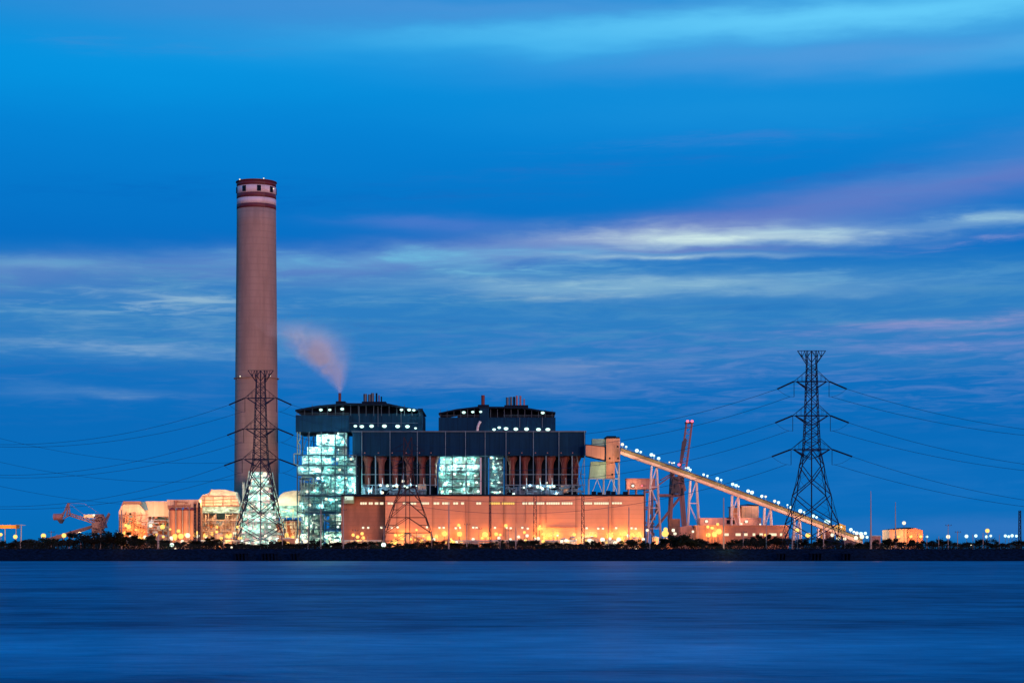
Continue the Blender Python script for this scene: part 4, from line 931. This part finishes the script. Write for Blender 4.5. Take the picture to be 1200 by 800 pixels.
# ------------------------------------------------------------------ yard buildings and tanks before the turbine hall
def yard():
    rr = random.Random(51); tk = []; sh = []
    for px, r, top in ((478, 4.5, 624), (496, 3.5, 631), (661, 4.5, 630), (671, 3.5, 628), (745, 4, 629), (176, 3.5, 625), (256, 5, 624), (768, 4, 628)):
        Y = 978.0; k = Y / F; cx = X(px, Y); t = thing('storage_tank', '', 'tank', (cx, Y, G), 'small round tanks in the yard')
        MB().lathe(cx, Y, [(r*k, G), (r*k, Z(top + 1.5, Y))], 20).build('tank_shell', 'beige_wall', t); MB().lathe(cx, Y, [(r*1.05*k, Z(top + 1.5, Y)), (r*1.05*k, Z(top+1.1, Y)), (.2, Z(top, Y))], 20).build('tank_roof', 'pale_steel', t)
        b = MB(); b.tube((cx - 1, Y - r*k - .2, G), (cx - 1, Y - r*k - .2, Z(top, Y)), .12, 4); b.build('ladder', 'crane_dark', t); tk.append((px, t))
    name_row(tk, 'small round yard tank')
    for a, b_, top, m in ((456, 474, 632, 'beige_wall'), (484, 494, 628, 'brown_cladding'), (500, 512, 633, 'beige_wall'), (520, 531, 631, 'red_wall'), (545, 560, 634, 'brown_cladding'), (575, 590, 632, 'beige_wall'), (606, 622, 633, 'red_wall'),
                          (636, 655, 633, 'beige_wall'), (684, 702, 629, 'beige_wall'), (708, 722, 631, 'pale_steel'), (727, 741, 632, 'beige_wall'), (775, 790, 630, 'brown_cladding'), (205, 224, 632, 'beige_wall'), (262, 274, 630, 'brown_cladding'), (183, 193, 627, 'brown_cladding'), (325, 345, 630, 'brown_cladding')):
        Y = 972 + rr.uniform(-3, 10); t = thing('yard_shed', '', 'shed', (X((a+b_)/2, Y), Y, G), 'low sheds in the yard')
        MB().pb(a, b_, top + 1, 643.5, Y, 8).build('wall', m, t); MB().prism([(a - .5, top + 1), (b_ + .5, top + 1), ((a + b_)/2 + 1, top - .6)], Y - .3, Y + 8.3).build('roof', 'brown_cladding' if m != 'brown_cladding' else 'pale_steel', t)
        w = (b_ - a) * .18; MB().pb(a + 1.5, a + 1.5 + w, top + 3, top + 5.5, Y - .12, .1).build('window', 'lit_window_yellow', t); sh.append(((a + b_)/2, t))
    name_row(sh, 'low shed with lit window')
    pr = []
    for a, b_ in ((401, 449), (529, 600), (600, 676), (146, 196), (232, 282)):
        Y = 966; t = thing('pipe_rack', '', 'pipe rack', (X((a+b_)/2, Y), Y, G), 'low steel pipe racks'); b = MB()
        for px in range(a, b_, 8): b.pt(px, 643, px, 633, Y, .16); b.pt(px, 643, px, 633, Y + 3, .16)
        b.build('rack_frame', 'brown_cladding', t); b = MB()
        for i, py in enumerate((633, 634.2, 636)): b.pt(a, py, b_, py, Y + i, .22, n=6)
        b.build('pipes', 'pale_steel', t); pr.append(((a + b_)/2, t))
    name_row(pr, 'low pipe rack with pale pipes')
yard()

# ------------------------------------------------------------------ pylons
def pylon(px, Y, sc, top, label, arms=True, name='pylon'):
    """unit = photo pixels of the right pylon turned to metres by sc"""
    cx = X(px, Y)
    t = thing(name, label, 'pylon', (cx, Y, G), 'lattice transmission pylons' )
    H = Z(top, Y); k = sc
    def zz(py): return H - (py - 411) * k
    prof = [(425, 5.6), (440, 6.0), (460, 6.8), (487, 7.6), (508, 8.4), (528, 9.6), (563, 15.8), (597, 23.8), (630, 31)]
    prof = [(p, w) for p, w in prof if zz(p) > G + 2]; pl, wl = prof[-1]
    pe = 411 + (H - G) / k; prof.append((pe, min(40, wl + (pe - pl) * .26)))
    if not arms: prof = [(p, w) for p, w in prof]
    b = MB()
    def cor(i): p, w = prof[i]; w *= k; return [Vector((cx + sx*w, Y + sy*w, zz(p))) for sx, sy in ((-1,-1),(1,-1),(1,1),(-1,1))]
    for i in range(len(prof) - 1):
        A, B = cor(i), cor(i + 1); low = prof[i][0] >= 528; th = .10 if low else .14
        for q in range(4): b.tube(A[q], B[q], th, 4)
    b.build('leg', 'pylon_steel', t)
    b = MB()
    for i in range(len(prof) - 1):
        A, B = cor(i), cor(i + 1); low = prof[i][0] >= 528; sub = 1 if low else 2
        for q in range(4):
            r = (q + 1) % 4
            for s_ in range(sub):
                f, g_ = s_ / sub, (s_ + 1) / sub
                a0, a1 = A[q].lerp(B[q], f), A[q].lerp(B[q], g_); c0, c1 = A[r].lerp(B[r], f), A[r].lerp(B[r], g_)
                if low:
                    m0 = (a0 + c0) / 2; m1 = (a1 + c1) / 2; aq, cq = a0.lerp(a1, .5), c0.lerp(c1, .5)
                    for e_ in (aq, cq): b.tube(e_, m0, .25, 4); b.tube(e_, m1, .25, 4); b.tube(e_, e_.lerp(m0, .5) + (a0 - a1).normalized() * 1.2, .07, 3)
                    b.tube(a1, aq.lerp(m1, .5), .06, 3); b.tube(c1, cq.lerp(m1, .5), .06, 3); b.tube(a0, aq.lerp(m0, .5), .06, 3); b.tube(c0, cq.lerp(m0, .5), .06, 3)
                else: b.tube(a0, c1, .17, 4); b.tube(c0, a1, .17, 4)
                if not low: b.tube(a1, c1, .13, 4)
    b.tube((cx, Y, zz(411)), (cx, Y, G), .3, 6)
    b.build('bracing', 'pylon_steel', t)
    # peak: inverted triangle
    b = MB(); w = prof[0][1] * k
    for sy in (-1, 1):
        for sx in (-1, 1):
            b.tube((cx + sx*16.5*k, Y, zz(411)), (cx + sx*w, Y + sy*w, zz(426)), .18, 4); b.tube((cx + sx*8*k, Y, zz(411)), (cx + sx*w, Y + sy*w, zz(426)), .12, 4); b.tube((cx + sx*8*k, Y, zz(411)), (cx + sx*11*k, Y + sy*.5, zz(418.2)), .12, 4); b.tube((cx + sx*12*k, Y, zz(411)), (cx + sx*11*k, Y + sy*.5, zz(418.2)), .1, 4); b.tube((cx, Y, zz(411)), (cx + sx*5*k, Y + sy*w*.8, zz(418)), .12, 4); b.tube((cx, Y, zz(425)), (cx + sx*5*k, Y + sy*w*.8, zz(418)), .12, 4)
            b.tube((cx + sx*5*k, Y + sy*w*.8, zz(411)), (cx + sx*w, Y + sy*w, zz(426)), .18, 4)
    b.tube((cx - 16.5*k, Y, zz(411)), (cx + 16.5*k, Y, zz(411)), .18, 4); b.pt; b.build('peak', 'pylon_steel', t)
    tips = []
    for lev, ext, tip, dropy, bw in ((447, 21, 40.5, 9, 6.3), (487, 22.5, 43, 8.5, 7.6), (526.5, 24.5, 47, 8.5, 9.3)):
        for sx in (-1, 1):
            a = MB(); o = Vector((cx + sx*ext*k, Y, zz(lev)))
            for sy in (-1, 1):
                a.tube(o, (cx + sx*bw*k, Y + sy*bw*k, zz(lev)), .19, 4); a.tube(o, (cx + sx*bw*k, Y + sy*bw*k, zz(lev - 12)), .12, 4); a.tube((cx + sx*bw*k, Y + sy*bw*k, zz(lev)), (cx, Y + sy*bw*k, zz(lev)), .22, 4)
                a.tube(o + Vector((-sx*3.4*k, 0, 0)), (cx + sx*bw*.85*k, Y + sy*bw*k, zz(lev + 8)), .3, 4); a.tube((cx + sx*bw*.85*k, Y + sy*bw*k, zz(lev + 8)), (cx, Y + sy*bw*k, zz(lev + 11)), .2, 4)
                for f in (.33, .66):
                    p = o.lerp(Vector((cx + sx*bw*k, Y + sy*bw*k, zz(lev))), f); q = o.lerp(Vector((cx + sx*bw*k, Y + sy*bw*k, zz(lev - 12))), f); a.tube(p, q, .07, 3)
            ca = a.build('crossarm', 'pylon_steel', t)
            e = Vector((cx + sx*tip*k, Y - 1.5, zz(lev + dropy))); MB().tube(o, e, .34, 6).build('insulator', 'insulator', ca)
            j = Vector((cx + sx*(ext - .5)*k, Y, zz(lev + 18))); MB().tube(o + Vector((-sx*.5*k, 0, 0)), j, .13, 5).build('insulator', 'insulator', ca)
            lp = MB(); P = [e.lerp(j, f) + Vector((0, 0, -2.6*k*math.sin(math.pi*f))) for f in (0, .25, .5, .75, 1)]; lp.path(P, .07, 4); lp.build('jumper', 'cable', ca)
            tips.append((sx, e, Vector((cx + sx*(ext + 3)*k, Y + 3, zz(lev + 17)))))
    return tips
kR = 880.0 / F
tipR = pylon(951, 880.0, kR, 411, 'tall dark lattice pylon standing alone against the sky at right')
tipL = pylon(305.5, 978.0, kR, 434, 'tall lattice pylon in front of the chimney')
def short_pylon():
    Y = 930.0; px = 478; cx = X(px, Y); k = Y / F
    t = thing('pylon', 'short wide-legged lattice pylon before the turbine hall', 'pylon', (cx, Y, G), 'lattice transmission pylons')
    prof = [(512, 4.5), (532, 5), (552, 6), (572, 9), (588, 15), (606, 21), (624, 27), (643, 31)]
    def cor(i): p, w = prof[i]; w *= k; return [Vector((cx + sx*w, Y + sy*w, Z(p, Y))) for sx, sy in ((-1,-1),(1,-1),(1,1),(-1,1))]
    b = MB(); c = MB()
    for i in range(len(prof) - 1):
        A, B = cor(i), cor(i + 1)
        B = [Vector((v.x, v.y, max(G, v.z))) for v in B]
        for q in range(4):
            r = (q + 1) % 4; b.tube(A[q], B[q], .12, 4); m0 = (A[q] + A[r]) / 2
            if prof[i][0] < 572: c.tube(A[q], B[r], .15, 4); c.tube(A[r], B[q], .15, 4)
            else: c.tube(B[q], m0, .15, 4); c.tube(B[r], m0, .15, 4); c.tube(A[q].lerp(B[q], .5), B[q].lerp(m0, .5), .1, 3); c.tube(A[r].lerp(B[r], .5), B[r].lerp(m0, .5), .1, 3)
            c.tube(B[q], B[r], .13, 4)
    for dx_ in (-2.3, 2.3): c.tube((cx + dx_*k, Y - 1, G), (cx + dx_*k, Y - 1, Z(560, Y)), .22, 4)
    b.build('leg', 'brown_steel', t); c.build('bracing', 'brown_steel', t)
    for lv in (528, 548):
        for sx in (-1, 1):
            a = MB()
            for sy in (-1, 1): a.tube((cx + sx*20*k, Y, Z(lv, Y)), (cx + sx*5.5*k, Y + sy*5.5*k, Z(lv, Y)), .16, 4); a.tube((cx + sx*20*k, Y, Z(lv, Y)), (cx + sx*5.5*k, Y + sy*5.5*k, Z(lv - 8, Y)), .12, 4)
            a.build('crossarm', 'pylon_steel', t)
short_pylon()

# ------------------------------------------------------------------ power lines
def cable(p, q, sag, label, r=.10):
    p = Vector(p); q = Vector(q); N = 26; P = []
    for i in range(N + 1):
        f = i / N; v = p.lerp(q, f); v.z -= sag * 4 * f * (1 - f); P.append(v)
    o = MB().path([tuple(v) for v in P], r, 4).build('power_line', 'cable', loc=tuple(P[N // 2])); tag(o, label, 'power line', 'sagging power lines')
LV = ['top', 'middle', 'lowest']
for i in range(3):
    # right pylon: index 2*i left side, 2*i+1 right side
    lR, rR = tipR[2*i], tipR[2*i+1]; lL, rL = tipL[2*i], tipL[2*i+1]
    for j, nm in ((1, 'outer'), (2, 'inner')):
        cable(rL[j], lR[j], 19.0 + (2 if j == 2 else 0), '%s pair, %s cable, slung between the left and right pylons' % (LV[i], nm))
        e = rR[j]; a, b, = 1480, {0: 503, 1: 546, 2: 592}[i] + (2 if j == 2 else 0); Y2 = 900.0
        cable(e, (X(a, Y2), Y2, Z(b, Y2)), 10.5, '%s pair, %s cable, leaving the right pylon towards the right edge' % (LV[i], nm))
        e = lL[j]; a, b = -240, {0: 478, 1: 514, 2: 552}[i] + (2 if j == 2 else 0)
        cable(e, (X(a, 978), 978, Z(b, 978)), 19.5 - j * .8, '%s pair, %s cable, leaving the left pylon towards the left edge' % (LV[i], nm))
for i, (a0, b0, a1, b1, s_) in enumerate(((-240, 420, 300, 540, 20), (-240, 452, 290, 560, 20), (-240, 486, 290, 590, 18))):
    Y2 = 1160.0
    cable((X(a0, Y2), Y2, Z(b0, Y2)), (X(a1, Y2 - 20), Y2 - 20, Z(b1, Y2 - 20)), s_, '%s of three faint cables falling from the left edge to the chimney' % ('uppermost', 'middle', 'lowest')[i])

# ------------------------------------------------------------------ lattice masts, poles
ms = []
for px, top, w, Y in ((627, 580, 1.9, 905), (683, 580, 1.7, 870), (574.3, 580, 1.0, 900), (228.5, 590, 1.0, 905), (233.5, 588.5, 1.0, 905), (1195, 598, 1.3, 900), (470.5, 0, 0, 0)):
    if not Y: continue
    k = Y / F; cx = X(px, Y); t = thing('lattice_mast', '', 'mast', (cx, Y, G), 'slender lattice masts'); b = MB(); n = 14; z0, z1 = G, Z(top, Y); c = MB()
    for sx, sy in ((-1, -1), (1, -1), (1, 1), (-1, 1)): b.tube((cx + sx*w*k*1.1, Y + sy*w*k, z0), (cx + sx*w*k*.8, Y + sy*w*k*.8, z1), .15 if w > 1.2 else .24, 4)
    for i in range(n):
        a0 = z0 + (z1 - z0) * i / n; a1 = z0 + (z1 - z0) * (i + 1) / n; s_ = 1 if i % 2 else -1
        for sy in (-1, 1): c.tube((cx - s_*w*k, Y + sy*w*k, a0), (cx + s_*w*k, Y + sy*w*k, a1), .1, 3); c.tube((cx - w*k, Y + sy*w*k, a1), (cx + w*k, Y + sy*w*k, a1), .08, 3)
    b.build('mast_leg', 'pylon_steel', t); c.build('bracing', 'pylon_steel', t); ms.append((px, t))
name_row(ms, 'slender dark lattice mast')
ps = []
for px, top, r0, r1, arms, Y in ((142.5, 597, .30, .2, 0, 866), (185.5, 625, .42, .35, 0, 864), (376, 588, .26, .16, 1, 866), (402.3, 583, .30, .18, 3, 868), (526, 588, .36, .2, 0, 864), (547, 613, .22, .15, 1, 870),
                                 (604.5, 618, .26, .18, 0, 864), (737, 594, .34, .2, 0, 874), (761.5, 617, .24, .16, 1, 872), (848, 583, .36, .2, 0, 864), (898, 604, .22, .15, 0, 872), (928.5, 627, .34, .28, 0, 866), (965, 612, .24, .16, 0, 868), (934.5, 625, .2, .15, 0, 866),
                                 (1020.5, 575, .48, .12, 0, 864), (1049.3, 588, .40, .12, 0, 868), (1122, 622, .2, .14, 1, 880), (305, 600, .2, .15, 1, 870), (450, 616, .22, .16, 1, 885), (595.5, 620, .2, .14, 1, 890), (713, 592, .12, .1, 0, 890), (818, 604, .14, .1, 0, 880), (24, 628, .17, .11, 0, 870), (60, 622, .17, .11, 1, 880), (118, 626, .17, .11, 0, 868), (247, 622, .17, .11, 0, 875), (262, 627, .17, .11, 0, 870), (331, 622, .17, .11, 1, 880), (361, 618, .17, .11, 0, 872), (416, 620, .17, .11, 1, 885), (431, 628, .17, .11, 0, 870), (506, 622, .17, .11, 0, 880), (561, 618, .17, .11, 1, 885), (586, 628, .17, .11, 0, 868), (648, 620, .17, .11, 0, 884), (701, 622, .17, .11, 0, 872), (791, 618, .17, .11, 0, 880), (871, 622, .17, .11, 1, 884), (990, 622, .17, .11, 0, 870), (1075, 624, .17, .11, 0, 870), (1086, 626, .17, .11, 0, 872), (1100, 628, .17, .11, 0, 868), (1111, 614, .17, .11, 1, 870), (1140, 626, .17, .11, 0, 875), (1152, 624, .17, .11, 0, 866), (1171, 626, .17, .11, 0, 875)):
    t = thing('utility_pole', '', 'pole', (X(px, Y), Y, G), 'poles along the embankment')
    cx = X(px, Y); MB().tube((cx, Y, G - .3), (cx, Y, Z(top, Y)), r0, 8, r1).build('pole_shaft', 'pole_concrete', t)
    for i in range(arms):
        z = Z(top + 1.5 + i * 6.5, Y); b = MB(); b.tube((cx - 1.1, Y, z), (cx + 1.5, Y, z), .11, 4); b.build('crossarm', 'crane_dark', t)
        for q in (-1, 0.2, 1.35): MB().tube((cx + q, Y, z + .1), (cx + q, Y, z + .5), .12, 6).build('insulator', 'insulator', t)
    ps.append((px, t))
    if px in (142.5, 526, 848, 1020.5, 185.5): light(t, (cx + .8, Y - 9, G + 3.6), 260 if px != 848 else 900, SOD if px != 848 else (1, .6, .1), .4)
name_row(ps, 'slim upright concrete pole')

# ------------------------------------------------------------------ street lamps
protos = {}
def lamp(kind, px, py, Y, r, en):
    r *= 0.78 if kind != 't' and px < 1040 else 0.6
    colr, m = {'s': (SOD, 'glow_sodium'), 'a': (AMB, 'glow_amber'), 'w': ((1, .8, .5), 'glow_white'), 't': (COOL, 'glow_turquoise'), 'g': ((.6, 1, .7), 'glow_green')}[kind]
    wl = next((w for a, b, w in ((139, 174, 1039), (174, 197, 1047), (197, 233, 1025), (233, 282, 1058), (322, 345, 1060), (400, 451, 1009), (451, 757, 1000), (816, 926, 990), (1042, 1082, 959)) if a < px < b), None)
    near = kind in 'sw' and wl and Y >= 970
    if near: Y = wl - 5.5
    if kind == 's' and 770 < px < 790: Y = 964
    cx = X(px, Y); z = Z(py, Y); key = (kind, )
    t = thing('street_lamp', '', 'lamp', (cx, Y, G), {'s': 'orange sodium yard lamps', 'a': 'deep amber yard lamps', 'w': 'white yard lamps', 't': 'turquoise-white shore lamps', 'g': 'greenish shore lamps'}[kind])
    if key not in protos:
        me = MB().ball((0, 0, 0), 1.0, 12).build('lamp_globe', m); protos[key] = me.data; bpy.data.objects.remove(me)
        pm = MB().tube((0, 0, 0), (0, 0, 1), 1.0, 6).build('lamp_post', 'crane_dark'); protos[(kind, 'p')] = pm.data; bpy.data.objects.remove(pm)
    g = bpy.data.objects.new('lamp_globe', protos[key]); col.objects.link(g); g.parent = t; g.location = (0, 0, z - G); g.scale = (r, r, r)
    p = bpy.data.objects.new('lamp_post', protos[(kind, 'p')]); col.objects.link(p); p.parent = t; p.scale = (.14, .14, max(.5, z - G - r * .8))
    if en: light(t, (cx, Y + (2.0 + r if near else -1.2 - r if Y != 964 else 2.5), z), en * (.19 if near else .8), colr, .7)
    return t
spec = {
 's': [(1, 626, 1000, 1.1, 900), (18, 628.5, 1000, 1.4, 2200), (51, 627.5, 1000, 1.6, 2600), (75, 627, 1000, 1.5, 2200), (85.5, 628, 1010, 1.1, 600), (127, 627, 1000, 1.1, 900),
       (151, 617, 1030, 1.5, 1600), (190.5, 617, 1032, 1.6, 2200), (184, 627, 990, 1.4, 2200), (205, 628, 990, 1.7, 2600), (212, 628, 1012, 1.9, 3000), (229, 627, 1000, 1.5, 2000), (241, 627, 1005, 1.6, 2600), (248, 625, 1030, 1.3, 2200), (265, 628, 1020, 1.7, 2600), (271, 627, 1032, 1.5, 2000),
       (335.5, 627, 1010, 1.7, 2600), (337, 637, 960, 1.5, 1200), (414, 626.5, 998, 1.1, 900), (463, 635, 962, 1.5, 2600), (469, 633.5, 985, 1.7, 2600), (474, 632, 992, 1.3, 1600), (494, 634, 965, 1.3, 1800), (503, 630, 990, 1.5, 2200), (521, 625, 990, 1.8, 2600), (531, 635.5, 962, 1.5, 1200), (538.5, 625.3, 990, 1.7, 2400),
       (568.5, 626, 990, 1.9, 2800), (581.5, 625.5, 990, 1.3, 1200), (632, 619, 993, 1.2, 900), (637, 625.5, 990, 1.2, 1100), (643.5, 627, 990, 1.4, 1300), (652.5, 625.5, 990, 1.6, 1900), (636.5, 634, 962, 1.2, 700), (673, 626, 990, 1.1, 1100), (697, 628, 975, 1.4, 1500), (715, 627.5, 985, 2.0, 3200), (731, 625.5, 990, 1.5, 1700), (741, 626, 990, 1.3, 1300), (749, 625.5, 990, 1.4, 1500),
       (779.5, 625, 985, 2.2, 5200), (780, 620, 990, 1.3, 1200), (830, 626.5, 980, 1.5, 1900), (837, 626, 980, 1.7, 2400), (842.5, 622.5, 980, 1.9, 3000), (841, 614, 985, 1.0, 400),
       (934, 621, 985, 1.4, 1500), (947, 627, 960, 1.7, 1800), (897, 626.5, 982, .9, 400), (1157, 621.5, 1000, 1.8, 900)],
 'w': [(98.5, 627.5, 985, .8, 0), (138, 625, 990, 1.0, 300), (176.5, 615.5, 1030, 1.3, 900), (220, 627, 990, 1.7, 2200), (232, 628, 985, 1.3, 900), (275, 624, 1010, 1.2, 700), (289, 636, 960, .9, 0), (299.5, 638.5, 940, 1.1, 0), (358, 634, 960, 1.4, 900), (389, 636, 960, 1.4, 900), (508, 632, 980, 1.2, 900), (554.5, 631.5, 975, 1.0, 500), (567, 637, 900, .7, 0),
       (674, 632.5, 970, 1.2, 700), (686, 632, 970, 1.6, 2200), (691, 634, 962, 1.9, 1600), (694, 630, 980, 1.4, 1500), (706, 632, 965, 1.5, 1100), (721, 636, 955, 1.4, 700), (725, 632, 965, 1.5, 1100), (758.5, 621, 980, .9, 300), (789, 621, 980, 1.1, 700), (791, 625, 985, 1.0, 500), (812, 622.5, 985, .8, 300), (146, 644, 862, .6, 0), (152.5, 627.5, 985, .8, 0), (205.5, 643, 862, .6, 0), (271.5, 641, 862, .6, 0),
       (975.5, 626.5, 970, 1.2, 300), (982, 631, 965, 1.1, 0), (990, 631, 965, 1.0, 0), (1003, 630, 960, 1.3, 300), (1010, 628.5, 970, 1.4, 400), (1059.3, 612.5, 990, 1.5, 0), (1111, 628.5, 990, 1.7, 500), (1138, 638.7, 870, .55, 0), (745.8, 643, 862, .5, 0)],
 't': [(1040, 630, 990, 1.3, 300), (1086.3, 628.5, 1000, 1.0, 0), (1132.5, 628, 1060, 1.6, 300), (1143.5, 627.5, 1060, 1.4, 300), (1156, 628.5, 1040, 1.3, 300), (1161, 627.5, 1040, 1.1, 0), (1178, 627.5, 1060, 1.3, 300), (1182, 628.3, 1060, 1.2, 0), (1186, 627.3, 1060, 1.4, 300), (1191, 627.7, 1060, 1.2, 0), (1014, 624.5, 990, 1.3, 0), (1016, 629, 985, 1.2, 0)],
 'g': [(449.5, 638, 872, 1.3, 350), (201.5, 638.3, 872, 1.2, 350)]}
nm = {'s': 'glowing orange post lamp', 'w': 'warm white post lamp', 't': 'cold turquoise post lamp', 'g': 'greenish lamp among trees'}
rl = random.Random(404)
for a, b, n in ((140, 196, 7), (197, 232, 6), (233, 284, 9), (322, 345, 6), (402, 450, 3), (455, 520, 11), (521, 600, 8), (600, 680, 12), (681, 756, 15), (816, 860, 4)):  # extra orange lamps at random spots, added to thicken the sodium glow
    for _ in range(n): spec['s'].append((rl.uniform(a, b), rl.uniform(625, 637) if rl.random() < .75 else rl.uniform(615, 625), rl.choice((990, 990, 968)), rl.uniform(.7, 1.25), rl.uniform(500, 1900)))
for a, b, n in ((200, 284, 8), (346, 398, 8), (455, 600, 7), (600, 756, 15), (140, 196, 3), (290, 330, 6)):  # extra white lamps at random spots, added for the same glow
    for _ in range(n): spec['w'].append((rl.uniform(a, b), rl.uniform(627, 638), rl.choice((990, 966)), rl.uniform(.6, 1.15), rl.choice((0, 0, 600))))
for k_, l in spec.items():
    name_row([(a[0], lamp(k_, *a)) for a in l], nm[k_])

# ------------------------------------------------------------------ trees along the shore
def make_tree(seed, leafm, spread=1.0, tall=False):
    rr = random.Random(seed); tr = MB(); cr_ = MB()
    H = 1.0; tr.tube((0, 0, -.05), (rr.uniform(-.03, .03), 0, .45), .035, 6, .022)
    blobs = []
    for i in range(7 if not tall else 9):
        a = rr.uniform(0, 6.28); d = rr.uniform(.05, .38) * spread; z = rr.uniform(.38, .82) if not tall else .3 + .6 * i / 9
        c = Vector((d * math.cos(a), d * math.sin(a) * .8, z)); blobs.append((c, rr.uniform(.13, .25) * (1 if not tall else 1.15 - z * .8)))
        tr.tube((0, 0, .25 + .2 * rr.random()), c, .016, 4, .006)
    for c, r in blobs:
        for _ in range(170):
            v = Vector((rr.gauss(0, 1), rr.gauss(0, 1), rr.gauss(0, .8))); v = v.normalized() * r * (rr.random() ** .4); p = c + v
            s_ = rr.uniform(.03, .065); p = p * (1 + (.16 * rr.random() if rr.random() < .25 else 0)); a = Vector((rr.uniform(-1, 1), rr.uniform(-1, 1), rr.uniform(-1, 1))).normalized(); b = a.orthogonal().normalized()
            cr_.add([p - a * s_, p + b * s_ * .6, p + a * s_, p - b * s_ * .6], [(0, 1, 2, 3)])
    return tr, cr_
TP = []
for s_ in range(7):
    tr, cr_ = make_tree(100 + s_, 'leaf' if s_ % 2 else 'leaf_green', 1.0 + .2 * (s_ % 3), tall=(s_ == 6))
    a = tr.build('trunk', 'bark'); b = cr_.build('crown', 'leaf' if s_ % 2 else 'leaf_green'); TP.append((a.data, b.data)); bpy.data.objects.remove(a); bpy.data.objects.remove(b)
rr = random.Random(77); prof = [(0, 634), (25, 633), (50, 633), (75, 631), (95, 628), (120, 626), (135, 624), (150, 627), (165, 630), (185, 631), (200, 635), (212, 633), (230, 635), (245, 633), (252, 629), (262, 636), (300, 637), (320, 634),
        (345, 637), (362, 633), (382, 638), (405, 636), (418, 634), (437, 635), (455, 639), (480, 636), (505, 637), (520, 636), (545, 638), (575, 638), (593, 633), (615, 634), (640, 637), (665, 636), (685, 636), (705, 636), (720, 637), (735, 635), (755, 634), (772, 636), (790, 630), (800, 626), (815, 632), (835, 637),
        (855, 636), (872, 632), (890, 628), (905, 629), (925, 630), (945, 634), (965, 633), (985, 635), (1005, 636), (1025, 634), (1045, 634), (1065, 634), (1085, 633), (1105, 635), (1125, 635), (1150, 634), (1170, 634), (1200, 635), (1230, 634)]
def ptop(px):
    for (a, b), (c, d) in zip(prof, prof[1:]):
        if a <= px <= c: return b + (d - b) * (px - a) / (c - a)
    return 635
trees = []; px = -12.0; i = 0
while px < 1214:
    Y = rr.uniform(862, 900); tp = ptop(max(0, min(1230, px))) + rr.uniform(-3.0, 2.6); h = Z(tp, Y) - G; h = max(2.4, h) / .90
    t = thing('tree', '', 'tree', (X(px, Y), Y, G), 'dark trees along the embankment'); q = 6 if (abs(px - 890) < 4 or rr.random() < .14) else rr.randrange(6); td, cdm = TP[q]
    wd = max(h * rr.uniform(1.3, 2.0), 6.5); ang = rr.uniform(0, 6.28)
    for nme, dt in (('trunk', td), ('crown', cdm)):
        o = bpy.data.objects.new(nme, dt); col.objects.link(o); o.parent = t; o.scale = (wd, wd, h); o.rotation_euler = (0, 0, ang)
    trees.append((px, t)); px += rr.uniform(7.5, 13.5); i += 1
by = {}
name_row(trees, 'dark leafy shore tree')
# low scrub and grass below the trees
def scrub():
    rr = random.Random(5); b = MB()
    for _ in range(42000):
        px = rr.uniform(-20, 1220); Y = rr.uniform(860.5, 905) ; hmax = max(.8, (Z(ptop(max(0, px)) + 2.5, Y) - G)); hmax = min(hmax, 4.6)
        z = G + hmax * rr.random() ** 1.2; s_ = rr.uniform(.14, .42); p = Vector((X(px, Y), Y, z)); a = Vector((rr.uniform(-1, 1), rr.uniform(-.6, .6), rr.uniform(-1, 1))).normalized(); c = a.orthogonal().normalized()
        b.add([p - a*s_, p + c*s_*.6, p + a*s_, p - c*s_*.6], [(0, 1, 2, 3)])
    o = b.build('scrub', 'leaf'); tag(o, 'dark low scrub and grass growing along the top of the embankment', 'scrub', kind='stuff')
scrub()
scene.cycles.volume_max_steps = 128 if hasattr(scene, 'cycles') else 128
